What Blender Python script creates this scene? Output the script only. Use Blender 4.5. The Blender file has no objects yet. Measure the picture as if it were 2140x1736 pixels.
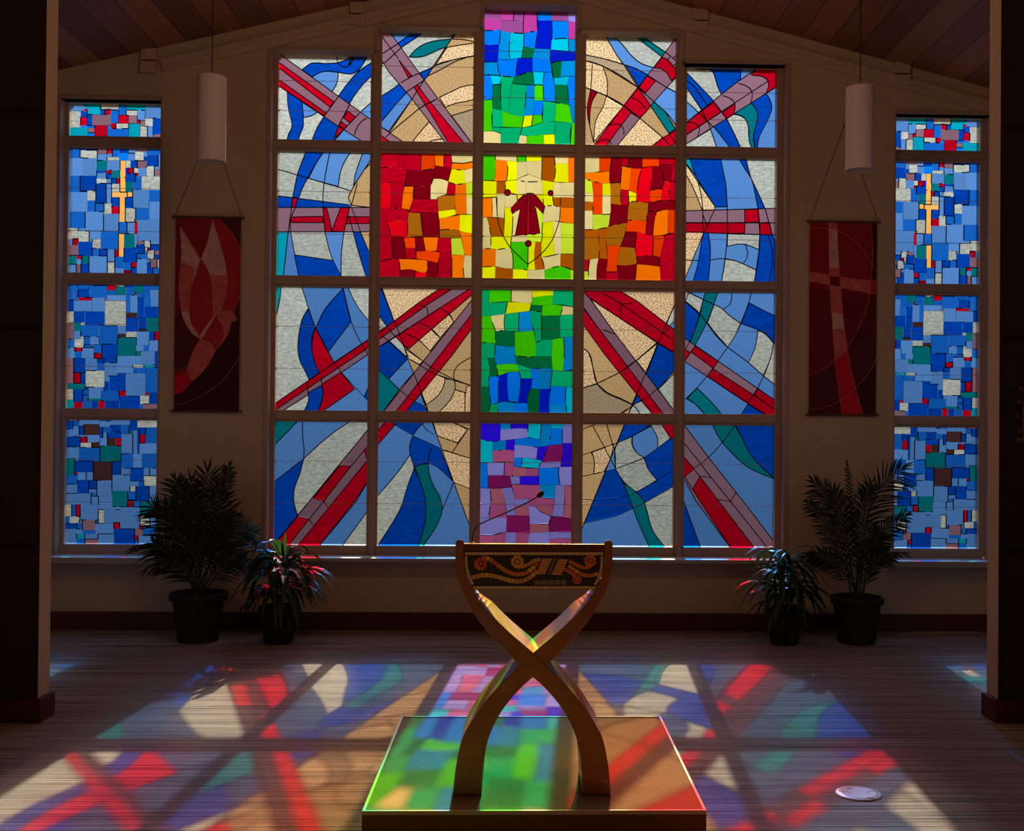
import bpy, bmesh, math, random
import numpy as np
from mathutils import Vector, Matrix
from mathutils.geometry import delaunay_2d_cdt
random.seed(7)
D = bpy.data
COL = bpy.context.scene.collection
scene = bpy.context.scene
# ------------------------------------------------------------------ camera
F = 2400.0; CX = 1169.12; CY = 868.0; EYE = 1.78
yaw, pit, rol = [math.radians(a) for a in (-1.9371, 0.5898, -0.498)]
R = Matrix.Rotation(yaw, 3, 'Z') @ Matrix.Rotation(pit, 3, 'X') @ Matrix.Rotation(rol, 3, 'Y')
right, fwd, up = R.col[0], R.col[1], R.col[2]
cam_d = D.cameras.new('camera'); cam = D.objects.new('camera', cam_d); COL.objects.link(cam)
m = Matrix((right, up, -fwd)).transposed().to_4x4(); m.translation = Vector((0, 0, EYE))
cam.matrix_world = m
cam_d.sensor_fit = 'HORIZONTAL'; cam_d.sensor_width = 36; cam_d.lens = F * 36 / 2140
cam_d.shift_x = -(CX - 1070) / 2140; cam_d.clip_start = .05; cam_d.clip_end = 200
scene.camera = cam
# ------------------------------------------------------------------ sky, sun, added fill lights, exposure
w = D.worlds.new('sky'); scene.world = w; w.use_nodes = True
nt = w.node_tree; bg = nt.nodes['Background']
tc = nt.nodes.new('ShaderNodeTexCoord'); sp = nt.nodes.new('ShaderNodeSeparateXYZ'); rp = nt.nodes.new('ShaderNodeValToRGB')
mr = nt.nodes.new('ShaderNodeMapRange'); mr.inputs['From Min'].default_value = -.16; mr.inputs['From Max'].default_value = .40
nt.links.new(tc.outputs['Generated'], sp.inputs[0]); nt.links.new(sp.outputs['Z'], mr.inputs['Value'])
nt.links.new(mr.outputs[0], rp.inputs[0]); nt.links.new(rp.outputs[0], bg.inputs[0])
e = rp.color_ramp.elements
e[0].position = 0; e[0].color = (.27, .285, .30, 1)
e[1].position = 1; e[1].color = (1.05, 1.1, 1.18, 1)
x = e.new(.28); x.color = (.41, .43, .45, 1)
x = e.new(.50); x.color = (.62, .66, .70, 1)
x = e.new(.75); x.color = (.95, 1.0, 1.06, 1)
bg.inputs[1].default_value = 1.0
SUN = Vector((-.062, -1, -.490)).normalized()
sd = D.lights.new('sun', 'SUN'); sd.energy = 22; sd.angle = math.radians(.6); sd.color = (1, .95, .86)
so = D.objects.new('sun', sd); COL.objects.link(so); so.rotation_euler = SUN.to_track_quat('-Z', 'Y').to_euler(); so.location = (1.5, 20, 9)
sd2 = D.lights.new('sun_blur', 'SUN'); sd2.energy = 9; sd2.angle = math.radians(6); sd2.color = (1, .95, .88)    # added second, wide sun that blurs the coloured patches and bar shadows
so2 = D.objects.new('sun_blur', sd2); COL.objects.link(so2); so2.rotation_euler = so.rotation_euler; so2.location = (1.5, 20, 9.5)
for lx, ly, lz, lw in ((-2.4, 1.0, 4.1, 10), (2.6, 1.0, 4.1, 10), (.05, 5.3, 4.9, 54)):  # unseen warm point lights, added to brighten walls and pillar faces
    ld = D.lights.new('warm_fill', 'POINT'); ld.energy = lw; ld.color = (1, .63, .37); ld.shadow_soft_size = .3
    lo = D.objects.new('warm_fill', ld); COL.objects.link(lo); lo.location = (lx, ly, lz)
vs = scene.view_settings
scene.display_settings.display_device = 'sRGB'
vs.view_transform = 'Standard'; vs.look = 'None'; vs.gamma = 1; vs.use_curve_mapping = False; vs.exposure = 0.0
scene.cycles.max_bounces = 8; scene.cycles.diffuse_bounces = 5; scene.cycles.transparent_max_bounces = 16
scene.cycles.sample_clamp_indirect = 4

# ------------------------------------------------------------------ helpers
def ray(x, y):
    return R @ Vector(((x - CX) / F, 1, -(y - CY) / F))
def atY(x, y, Y):
    r = ray(x, y); return r * (Y / r.y) + Vector((0, 0, EYE))
def lin(c):
    return tuple(((v / 255) / 12.92 if v <= 10.31 else ((v / 255 + .055) / 1.055) ** 2.4) for v in c)
MATS = {}
def mat(name, rgb, rough=.7, spec=.3, metal=0, noise=None, bump=None, coat=0, dark=.7, linear=False):
    if name in MATS: return MATS[name]
    mt = D.materials.new(name); mt.use_nodes = True; n = mt.node_tree; b = n.nodes['Principled BSDF']
    c = rgb if linear else lin(rgb)
    b.inputs['Base Color'].default_value = (*c, 1); b.inputs['Roughness'].default_value = rough
    b.inputs['Specular IOR Level'].default_value = spec; b.inputs['Metallic'].default_value = metal
    b.inputs['Coat Weight'].default_value = coat
    if noise:
        t = n.nodes.new('ShaderNodeTexCoord'); mp = n.nodes.new('ShaderNodeMapping'); nz = n.nodes.new('ShaderNodeTexNoise')
        mp.inputs['Scale'].default_value = noise; nz.inputs['Scale'].default_value = 1; nz.inputs['Detail'].default_value = 4
        mx = n.nodes.new('ShaderNodeMix'); mx.data_type = 'RGBA'
        mx.inputs['A'].default_value = (*[v * dark for v in c], 1); mx.inputs['B'].default_value = (*[min(1, v * (2 - dark)) for v in c], 1)
        n.links.new(t.outputs['Object'], mp.inputs[0]); n.links.new(mp.outputs[0], nz.inputs['Vector'])
        n.links.new(nz.outputs['Fac'], mx.inputs['Factor']); n.links.new(mx.outputs['Result'], b.inputs['Base Color'])
        if bump:
            bp = n.nodes.new('ShaderNodeBump'); bp.inputs['Strength'].default_value = bump; bp.inputs['Distance'].default_value = .01
            n.links.new(nz.outputs['Fac'], bp.inputs['Height']); n.links.new(bp.outputs[0], b.inputs['Normal'])
    MATS[name] = mt; return mt
def mesh(name, verts, faces, mats, parent=None, idx=None, smooth=False, loc=None):
    me = D.meshes.new(name); me.from_pydata([tuple(v) for v in verts], [], faces)
    if not isinstance(mats, (list, tuple)): mats = [mats]
    for q in mats: me.materials.append(q)
    if idx: me.polygons.foreach_set('material_index', idx)
    if smooth: me.polygons.foreach_set('use_smooth', [True] * len(me.polygons))
    me.update()
    o = D.objects.new(name, me); COL.objects.link(o)
    if parent: o.parent = parent
    if loc: o.location = loc
    return o
class MB:
    def __init__(s): s.v = []; s.f = []; s.i = []
    def add(s, vs, fs, i=0):
        b = len(s.v); s.v += [Vector(v) for v in vs]; s.f += [[b + k for k in f] for f in fs]; s.i += [i] * len(fs)
    def box(s, x0, x1, y0, y1, z0, z1, i=0, ids=None):
        x0, x1 = min(x0, x1), max(x0, x1)
        vs = [(x0,y0,z0),(x1,y0,z0),(x1,y1,z0),(x0,y1,z0),(x0,y0,z1),(x1,y0,z1),(x1,y1,z1),(x0,y1,z1)]
        s.add(vs, [(0,3,2,1),(4,5,6,7),(0,1,5,4),(1,2,6,5),(2,3,7,6),(3,0,4,7)], i)
        if ids: s.i[-6:] = ids          # bottom, top, front, right, back, left
    def bar(s, a, b, wx, wy, i=0):       # box bar between two points in a plane y = const, wx wide, wy deep
        a, b = Vector(a), Vector(b); d = (b - a).normalized(); n = Vector((0, 1, 0)); p = d.cross(n).normalized() * wx / 2; q = n * wy / 2
        s.add([a-p-q, a+p-q, a+p+q, a-p+q, b-p-q, b+p-q, b+p+q, b-p+q], [(0,3,2,1),(4,5,6,7),(0,1,5,4),(1,2,6,5),(2,3,7,6),(3,0,4,7)], i)
    def tube(s, pts, r, n=8, i=0, cap=True):
        pts = [Vector(p) for p in pts]; rs = r if isinstance(r, (list, tuple)) else [r] * len(pts); b = len(s.v); nrm = None
        for k, p in enumerate(pts):
            t = (pts[min(k+1, len(pts)-1)] - pts[max(k-1, 0)]).normalized()
            if nrm is None:
                nrm = t.orthogonal().normalized()
            nrm = (nrm - t * nrm.dot(t)).normalized(); bn = t.cross(nrm)
            for a in range(n):
                th = 2 * math.pi * a / n; s.v.append(p + (nrm * math.cos(th) + bn * math.sin(th)) * rs[k])
        for k in range(len(pts) - 1):
            for a in range(n):
                s.f.append([b + k*n + a, b + k*n + (a+1) % n, b + (k+1)*n + (a+1) % n, b + (k+1)*n + a]); s.i.append(i)
        if cap:
            s.f.append([b + a for a in range(n)][::-1]); s.f.append([b + (len(pts)-1)*n + a for a in range(n)]); s.i += [i, i]
    def lathe(s, prof, c=(0, 0, 0), n=32, i=0):
        b = len(s.v); c = Vector(c)
        for r, z in prof:
            for a in range(n):
                th = 2 * math.pi * a / n; s.v.append(c + Vector((r * math.cos(th), r * math.sin(th), z)))
        for k in range(len(prof) - 1):
            for a in range(n):
                s.f.append([b + k*n + a, b + k*n + (a+1) % n, b + (k+1)*n + (a+1) % n, b + (k+1)*n + a]); s.i.append(i)
    def prism(s, poly, y0, y1, i=0, side=None):   # poly of (x, z), extruded in y
        b = len(s.v); n = len(poly)
        s.v += [Vector((p[0], y0, p[1])) for p in poly] + [Vector((p[0], y1, p[1])) for p in poly]
        s.f.append([b + k for k in range(n)]); s.f.append([b + n + k for k in range(n)][::-1]); s.i += [i, i]
        for k in range(n):
            s.f.append([b + k, b + n + k, b + n + (k+1) % n, b + (k+1) % n]); s.i.append(i if side is None else side)
    def make(s, name, mats, parent=None, smooth=False, bevel=0, loc=None):
        if loc: s.v = [v - Vector(loc) for v in s.v]
        o = mesh(name, s.v, s.f, mats, parent, s.i, smooth, loc if not parent else None)
        if bevel:
            mo = o.modifiers.new('bevel', 'BEVEL'); mo.width = bevel; mo.segments = 2; mo.limit_method = 'ANGLE'
        return o
def recalc(o):
    bm = bmesh.new(); bm.from_mesh(o.data); bmesh.ops.recalc_face_normals(bm, faces=bm.faces); bm.to_mesh(o.data); bm.free()
def empty(name, label=None, cat=None, group=None, loc=(0, 0, 0), kind=None):
    o = D.objects.new(name, None); COL.objects.link(o); o.location = loc
    o.empty_display_size = .1
    return tag(o, label, cat, group, kind)
def tag(o, label=None, cat=None, group=None, kind=None):
    if label: o['label'] = label
    if cat: o['category'] = cat
    if group: o['group'] = group
    if kind: o['kind'] = kind
    return o

# ------------------------------------------------------------------ glass materials
GC = dict(  # transmitted colour of each glass, and its surface texture (G: sun sparkle painted in)
 w=((200,202,190),'wave'), l=((100,156,228),'hammer'), B=((0,74,192),'streak'), t=((0,128,138),'hammer'), T=((0,172,198),'hammer'),
 m=((156,112,126),'hammer'), r=((208,0,34),'streak'), g=((214,172,118),'granite'), G=((240,192,144),'sun_glint'), j=((190,166,132),'granite'),
 K=((70,42,42),'plain'), f=((255,182,92),'plain'), b=((26,112,218),'hammer'), P=((196,62,156),'plain'), U=((150,72,138),'plain'),
 L=((142,134,214),'plain'), A=((0,122,244),'plain'), N=((0,26,196),'plain'), C=((0,134,204),'plain'), Y=((0,188,212),'plain'),
 D=((0,118,62),'hammer'), E=((0,172,106),'plain'), I=((66,206,0),'plain'), y=((238,236,0),'plain'), h=((204,226,44),'plain'),
 k=((230,206,134),'plain'), o=((255,116,0),'plain'), a=((194,110,12),'hammer'), n=((178,84,0),'plain'), s=((240,62,0),'plain'),
 M=((132,22,92),'plain'), q=((182,82,132),'plain'), v=((44,16,226),'plain'), u=((172,92,112),'plain'), R=((130,0,18),'plain'), x=((244,0,24),'plain'))
def glass_mat(code):
    nm = 'glass_' + {'w':'white','l':'light_blue','B':'royal_blue','t':'teal','T':'turquoise','m':'mauve','r':'red','g':'gold','G':'sun_glint_gold','j':'taupe','K':'umber','f':'apricot','b':'cobalt','P':'pink','U':'dusky_purple','L':'lavender','A':'azure','N':'navy','C':'cerulean','Y':'cyan','D':'forest_green','E':'emerald','I':'lime','y':'yellow','h':'chartreuse','k':'cream','o':'orange','a':'amber','n':'russet','s':'scarlet','M':'plum','q':'rose','v':'violet','u':'dusty_rose','R':'dark_red','x':'bright_red'}[code]
    if nm in MATS: return MATS[nm]
    rgb, tex = GC[code]; c = lin(rgb)
    mt = D.materials.new(nm); mt.use_nodes = True; n = mt.node_tree; N = n.nodes; L = n.links
    N.remove(N['Principled BSDF']); out = N['Material Output']
    tr = N.new('ShaderNodeBsdfTransparent'); tl = N.new('ShaderNodeBsdfTranslucent'); ms = N.new('ShaderNodeMixShader'); fs, fk = {'plain': (.03, .6), 'wave': (.12, .14), 'granite': (.2, .12), 'sun_glint': (.2, .13)}.get(tex, (.1, .055)); ms.inputs[0].default_value = fs
    at = N.new('ShaderNodeAttribute'); at.attribute_name = 'tone'
    tcn = N.new('ShaderNodeTexCoord'); mp = N.new('ShaderNodeMapping'); nz = N.new('ShaderNodeTexNoise'); mrn = N.new('ShaderNodeMapRange')
    sc, lo, hi, det, fm, fM = {'wave': ((26, 1, 60), .66, 1.2, 2, .3, .7), 'hammer': ((75, 1, 75), .84, 1.12, 2, .3, .7), 'streak': ((10, 1, 26), .82, 1.16, 3, .3, .7),
        'granite': ((110, 1, 110), .52, 1.22, 2, .33, .62), 'sun_glint': ((80, 1, 80), .45, 1.9, 2, .36, .66), 'plain': ((6, 1, 6), .93, 1.06, 2, .3, .7)}[tex]  # bright specks of the gold G stand in for sun glints
    mp.inputs['Scale'].default_value = sc; nz.inputs['Scale'].default_value = 1; nz.inputs['Detail'].default_value = det
    if tex in ('wave', 'streak'): nz.inputs['Distortion'].default_value = .8
    mrn.inputs['From Min'].default_value = fm; mrn.inputs['From Max'].default_value = fM
    mrn.inputs['To Min'].default_value = lo; mrn.inputs['To Max'].default_value = hi
    L.new(tcn.outputs['Object'], mp.inputs[0]); L.new(mp.outputs[0], nz.inputs['Vector']); L.new(nz.outputs['Fac'], mrn.inputs['Value'])
    mu = N.new('ShaderNodeMath'); mu.operation = 'MULTIPLY'; L.new(mrn.outputs[0], mu.inputs[0]); L.new(at.outputs['Fac'], mu.inputs[1])
    vm = N.new('ShaderNodeVectorMath'); vm.operation = 'SCALE'; vm.inputs[0].default_value = c; L.new(mu.outputs[0], vm.inputs['Scale'])
    mn = N.new('ShaderNodeVectorMath'); mn.operation = 'MINIMUM'; mn.inputs[1].default_value = (1, 1, 1); L.new(vm.outputs[0], mn.inputs[0])
    vk = N.new('ShaderNodeVectorMath'); vk.operation = 'SCALE'; vk.inputs['Scale'].default_value = fk; L.new(mn.outputs[0], vk.inputs[0])
    L.new(mn.outputs[0], tr.inputs[0]); L.new(vk.outputs[0], tl.inputs[0])
    L.new(tl.outputs[0], ms.inputs[2]); L.new(ms.outputs[0], out.inputs[0])
    scat = {'l': .8, 'm': .85, 'g': .5, 'G': .5, 'j': .6, 'w': .3, 'B': .45, 't': .3, 'b': .6, 'r': .2}.get(code, 0)
    if scat:        # patterned glass: part of the light goes straight through, part is spread by the rough surface
        rf = N.new('ShaderNodeBsdfRefraction'); rf.inputs['IOR'].default_value = 1.12; rf.inputs['Roughness'].default_value = .62; L.new(mn.outputs[0], rf.inputs['Color'])
        m2 = N.new('ShaderNodeMixShader'); m2.inputs[0].default_value = scat; L.new(tr.outputs[0], m2.inputs[1]); L.new(rf.outputs[0], m2.inputs[2]); L.new(m2.outputs[0], ms.inputs[1])
    else: L.new(tr.outputs[0], ms.inputs[1])
    MATS[nm] = mt; return mt
LEAD = mat('lead_came', (40, 38, 36), .5, .4, .3)
METAL = mat('bronze_frame', (176, 148, 126), .42, .5, 0, noise=(3, 3, 3), dark=.92)

# ------------------------------------------------------------------ stained glass geometry
def smooth_path(P, closed):
    n = len(P)
    if n < 3: return P
    out = []
    def turn(i):
        if not closed and (i == 0 or i == n - 1): return 9
        a, b, c = P[(i-1) % n], P[i], P[(i+1) % n]
        u = (b[0]-a[0], b[1]-a[1]); v = (c[0]-b[0], c[1]-b[1]); lu, lv = math.hypot(*u), math.hypot(*v)
        if lu < 1e-9 or lv < 1e-9: return 9
        return math.acos(max(-1, min(1, (u[0]*v[0] + u[1]*v[1]) / lu / lv)))
    soft = [turn(i) < math.radians(40) for i in range(n)]
    for i in range(n if closed else n - 1):
        a, b = P[i], P[(i+1) % n]; out.append(a)
        if not soft[i] and not soft[(i+1) % n]: continue
        p0 = P[(i-1) % n] if soft[i] else (2*a[0]-b[0], 2*a[1]-b[1])
        p3 = P[(i+2) % n] if soft[(i+1) % n] else (2*b[0]-a[0], 2*b[1]-a[1])
        L = math.hypot(b[0]-a[0], b[1]-a[1])
        def tan(p, q, r):  # tangent at q scaled to this segment's length
            d = math.hypot(r[0]-p[0], r[1]-p[1]) or 1
            return ((r[0]-p[0]) / d * L, (r[1]-p[1]) / d * L)
        t0, t1 = tan(p0, a, b), tan(a, b, p3)
        for s in (1/3, 2/3):
            h1, h2, h3, h4 = 2*s**3-3*s*s+1, s**3-2*s*s+s, -2*s**3+3*s*s, s**3-s*s
            out.append(tuple(h1*a[k] + h2*t0[k] + h3*b[k] + h4*t1[k] for k in (0, 1)))
    if not closed: out.append(P[-1])
    return out
def clip_poly(P, x0, x1, z0, z1):
    for ax, val, sg in ((0, x0, 1), (0, x1, -1), (1, z0, 1), (1, z1, -1)):
        Q = []
        for i in range(len(P)):
            a, b = P[i-1], P[i]; ia, ib = (a[ax]-val)*sg >= 0, (b[ax]-val)*sg >= 0
            if ia != ib:
                t = (val - a[ax]) / (b[ax] - a[ax]); c = [a[0] + (b[0]-a[0])*t, a[1] + (b[1]-a[1])*t]; c[ax] = val; Q.append(tuple(c))
            if ib: Q.append(b)
        P = Q
        if len(P) < 3: return []
    return P
def clip_seg(a, b, x0, x1, z0, z1):
    t0, t1 = 0., 1.; d = (b[0]-a[0], b[1]-a[1])
    for p, q in ((-d[0], a[0]-x0), (d[0], x1-a[0]), (-d[1], a[1]-z0), (d[1], z1-a[1])):
        if abs(p) < 1e-12:
            if q < 0: return None
        else:
            t = q / p
            if p < 0: t0 = max(t0, t)
            else: t1 = min(t1, t)
    if t1 - t0 < 1e-6: return None
    return (a[0]+d[0]*t0, a[1]+d[1]*t0), (a[0]+d[0]*t1, a[1]+d[1]*t1)
def inside(P, X, Z):
    r = np.zeros(len(X), bool); n = len(P)
    for i in range(n):
        x1, z1 = P[i-1]; x2, z2 = P[i]
        if z1 == z2: continue
        c = ((z1 > Z) != (z2 > Z)) & (X < (x2-x1) * (Z-z1) / (z2-z1) + x1); r ^= c
    return r
def arrange(pieces, lines, rect, grow_bg):
    """planar arrangement; returns vertices, triangles, label per triangle, came edges"""
    x0, x1, z0, z1 = rect; V = []; E = []; polys = []
    def addv(p): V.append(Vector(p)); return len(V) - 1
    c = [addv(p) for p in ((x0, z0), (x1, z0), (x1, z1), (x0, z1))]; E += [(c[k], c[(k+1) % 4]) for k in range(4)]
    for P in pieces:
        Q = clip_poly(P, *rect); polys.append(Q)
        if Q:
            k = [addv(p) for p in Q]; E += [(k[i], k[(i+1) % len(k)]) for i in range(len(k))]
    nl = len(E)
    for P in lines:
        for a, b in zip(P, P[1:]):
            s = clip_seg(a, b, *rect)
            if s: E.append((addv(s[0]), addv(s[1])))
    ov, oe, of, _, ooe, _ = delaunay_2d_cdt(V, E, [], 0, 1e-5, True)
    tris = [t for t in of if len(t) == 3]
    cen = np.array([[(ov[t[0]].x+ov[t[1]].x+ov[t[2]].x)/3, (ov[t[0]].y+ov[t[1]].y+ov[t[2]].y)/3] for t in tris])
    lab = np.full(len(tris), 0 if grow_bg else -1)
    for k, Q in enumerate(polys):
        if Q: lab[inside(Q, cen[:, 0], cen[:, 1])] = k + 1
    lineset = {tuple(sorted(oe[i])) for i in range(len(oe)) if any(j >= nl for j in ooe[i])}
    adj = {}
    for ti, t in enumerate(tris):
        for a, b in ((t[0], t[1]), (t[1], t[2]), (t[2], t[0])): adj.setdefault((min(a, b), max(a, b)), []).append(ti)
    came = []
    for ed, ts in adj.items():
        if len(ts) == 2:
            p, q = lab[ts[0]], lab[ts[1]]
            if (p != q and p >= 0 and q >= 0) or (p == q and p >= 0 and ed in lineset): came.append(ed)
    return ov, tris, lab, came
def glass_panel(parent, rect, bgcode, pieces, codes, lines, Y, seed, came_w=.0078, bars=True):
    rnd = random.Random(seed)
    ov, tris, lab, came = arrange(pieces, lines, rect, bgcode != '0')
    names = [bgcode] + codes; used = sorted({names[l] for l in lab if l >= 0})
    tone = [rnd.uniform(.86, 1.1) for _ in names]
    gt = [(t, l) for t, l in zip(tris, lab) if l >= 0]
    cx, cz = (rect[0]+rect[1])/2, rect[2]
    o = mesh('glass_panel', [(p.x-cx, 0, p.y-cz) for p in ov], [t for t, _ in gt], [glass_mat(c) for c in used], parent, [used.index(names[l]) for _, l in gt], False)
    o.location = (cx, Y, cz)
    at = o.data.attributes.new('tone', 'FLOAT', 'FACE'); at.data.foreach_set('value', [tone[l] for _, l in gt])
    b = MB()
    for i, j in came: b.bar((ov[i].x-cx, 0, ov[i].y-cz), (ov[j].x-cx, 0, ov[j].y-cz), came_w, .006)
    for t, l in zip(tris, lab):
        if l < 0:
            p = [ov[k] for k in t]; b.add([(q.x-cx, -.002, q.y-cz) for q in p] + [(q.x-cx, .002, q.y-cz) for q in p], [(0, 1, 2), (5, 4, 3)])
    x0, x1, z0, z1 = rect[0]-cx, rect[1]-cx, 0, rect[3]-cz
    if b.v: b.make('lead_came', LEAD, o)
    if bars:
        for f in (.34, .68) if z1 > .7 else ():
            s = MB(); zz = z1 * f
            s.tube([(x0+.002, -.012, zz), (x1-.002, -.012, zz)], .0022, 6); s.box(x0, x0+.012, -.018, -.004, zz-.006, zz+.006); s.box(x1-.012, x1, -.018, -.004, zz-.006, zz+.006)
            s.make('support_bar', METAL, o)
    return o
# ---------------------------------------------------------------- stained glass designs
# Each panel: crop origin and scale the coordinates were measured in, then one piece of glass per line
# "colour x,y x,y ..." (a later piece lies over an earlier one), "-" = a lead line, first line = ground colour.
MAIN = {}
MAIN[0,0] = (540,80,6.677,"""
w
B 1330,215 1545,215 1530,245 1440,390 1390,450 1310,495 1210,492 1115,475 960,460 850,480 750,540 610,440 735,350 830,345 930,352 1050,348 1110,340 1215,305 1300,250
l 750,540 850,480 960,460 1115,475 1110,560 1085,650 1030,740 900,700
B 1600,325 1585,335 1400,460 1250,625 1120,805 920,1090 820,1250 735,1460 1045,1460 1130,1210 1250,960 1300,860 1375,750 1480,620 1600,505
r 1120,1215 1200,1265 1060,1400
l 1030,1465 1195,1270 1490,1470
l 1600,880 1570,900 1420,1035 1600,1160
B 405,740 410,900 430,1030 465,1170 465,1250 420,1340 390,1460 552,1460 580,1340 625,1230 625,1080 610,890 600,870
l 610,890 825,1030 740,1080 630,1105
m 270,205 290,215 1600,1155 1600,1470 1495,1470 270,655
r 270,325 1055,885 1000,960 270,400
r 270,565 950,1045 920,1085 270,655
r 1240,1010 1355,1100 1275,1180 1190,1110
r 1160,1165 1230,1220 1200,1270 1125,1215
r 1545,1465 1590,1390 1590,1465
- 1115,815 920,1085
- 1275,920 1120,1215
- 1420,1035 1200,1265
- 1515,1110 1430,1170 1370,1260 1340,1350
- 1395,450 1410,465
- 1100,225 1095,300 1130,370 1200,405 1260,385 1290,340
K 1310,250 1335,280 1280,375 1258,365
""")
MAIN[1,0] = (770,30,5.6,"""
w
l 240,190 570,190 345,340
B 570,190 670,195 540,285 380,390 345,340
t 475,500 545,420 640,355 780,310 970,290 920,385 830,410 700,470 600,500
l 950,205 1030,205 985,270
g 1030,200 1260,200 1260,1540 150,1540 200,1450 510,990 650,770
G 1030,200 1260,200 1260,325 1110,295 985,290
G 920,385 1100,355 1260,335 1260,485 1000,530 780,600
j 780,600 1000,530 1170,495 1000,560 820,660 680,730 650,770
G 830,970 1000,890 1100,845 1260,820 1260,985 1140,1020 1020,1040 900,1090
j 970,1185 1110,1145 1260,1100 1260,1540 1235,1540
G 490,1530 570,1420 710,1255 880,1460 930,1530
- 985,290 1110,295 1260,325
- 780,600 1000,530 1260,480
- 200,1440 330,1320 500,1180 600,1100 800,990
- 700,1505 760,1470 870,1460
B 140,535 185,555 140,600
B 140,965 290,870 375,800 450,910 330,1040 240,1150 140,1265
l 140,1265 240,1150 330,1040 450,910 510,990 235,1370 140,1310
B 600,685 750,620 690,725 650,770
m 140,190 240,190 650,765 1230,1535 925,1535 510,990 140,515
m 140,1310 460,1530 300,1530 140,1410
r 140,1410 310,1535 140,1535
- 140,235 350,520
- 140,475 350,340
- 175,580 330,440 385,390
- 380,800 520,720 600,690
- 440,910 660,765
- 510,990 650,770
r 355,535 505,715 470,745
r 530,850 575,825 690,985 1145,1535 955,1535 740,1180
- 600,1100 680,1050 800,990
""")
MAIN[2,0] = (990,0,5.425,"""
0
U 108,90 283,90 285,100 320,230 108,206
P 285,90 460,90 450,232 320,230
U 460,90 580,90 562,238 450,232
P 580,90 725,90 722,350 625,365 562,380 562,238
A 725,90 867,90 885,235 718,225
U 869,90 1080,90 1075,240 885,235
L 1080,90 1175,90 1175,247 1075,241
P 108,206 308,230 305,330 215,345 108,345
U 308,232 562,238 562,380 430,370 305,350
N 718,225 890,238 890,400 870,555 690,548 722,420
A 893,240 1072,242 1072,438 885,445
P 1075,243 1175,247 1175,450 1075,438
A 108,345 215,345 305,332 302,495 200,508 108,500
C 305,350 415,370 405,560 415,675 275,672 290,500
Y 418,370 570,380 565,530 545,655 480,660 418,672 400,600
A 570,382 650,360 722,352 690,545 565,525
Y 885,448 1000,435 1072,440 1080,580 875,562
C 1072,440 1175,455 1175,587 1080,580
N 108,503 200,508 290,498 272,705 108,708
D 565,528 690,545 668,655 545,655
C 690,550 868,558 862,660 668,658
N 870,562 1000,580 1175,590 1175,690 1000,690 880,718
C 108,708 200,700 270,708 300,858 108,848
A 275,675 400,680 495,660 490,780 468,870 400,872 300,860 272,760
N 498,660 668,660 662,810 600,825 475,868
A 668,660 862,660 885,815 668,812
D 880,718 940,695 1000,692 985,870 910,885
C 1000,692 1175,690 1175,870 1090,860 985,872
A 108,848 185,848 212,960 210,1120 108,1140
Y 188,850 300,858 308,955 215,962
E 308,862 460,875 430,960 400,1150 390,1280 320,1250 300,1060
D 465,872 600,825 668,815 690,960 435,948
Y 675,815 800,820 785,962 692,962
A 800,820 880,818 915,960 920,1150 795,1140 785,980
Y 910,885 1085,865 1062,960 920,962
A 1090,865 1175,872 1175,1195 1080,1190 1062,1000
D 215,962 308,955 305,1090 315,1245 215,1235
E 435,952 595,965 590,1110 568,1318 480,1312 390,1280 410,1100
C 597,965 692,965 690,1105 590,1100
I 692,962 785,962 795,1138 690,1138
D 920,965 1062,960 1078,1185 930,1165
I 108,1142 208,1130 212,1240 200,1330 212,1480 108,1488
C 590,1102 690,1110 675,1302 570,1315
A 690,1140 795,1142 770,1300 678,1302
E 795,1145 935,1165 915,1375 780,1388
I 938,1165 1078,1188 1120,1390 918,1375
C 1080,1192 1175,1195 1175,1385 1122,1388
E 212,1235 315,1248 335,1438 215,1438
I 318,1250 390,1282 480,1312 570,1320 545,1445 335,1438
y 570,1315 672,1305 655,1425 545,1445
I 672,1305 770,1302 778,1385 655,1425
E 545,1448 660,1430 780,1390 915,1380 912,1520 780,1525 620,1540 525,1530
E 918,1380 1115,1390 1090,1500 1095,1670 918,1670
I 1115,1390 1175,1388 1175,1670 1098,1670
E 212,1442 305,1445 305,1505 215,1485
E 308,1448 548,1448 525,1530 498,1670 308,1670
k 108,1490 215,1488 305,1515 305,1670 108,1670
k 525,1532 600,1542 595,1670 498,1670
I 602,1542 700,1535 785,1525 802,1670 595,1670
y 790,1527 915,1522 918,1670 802,1670
""")
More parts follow.
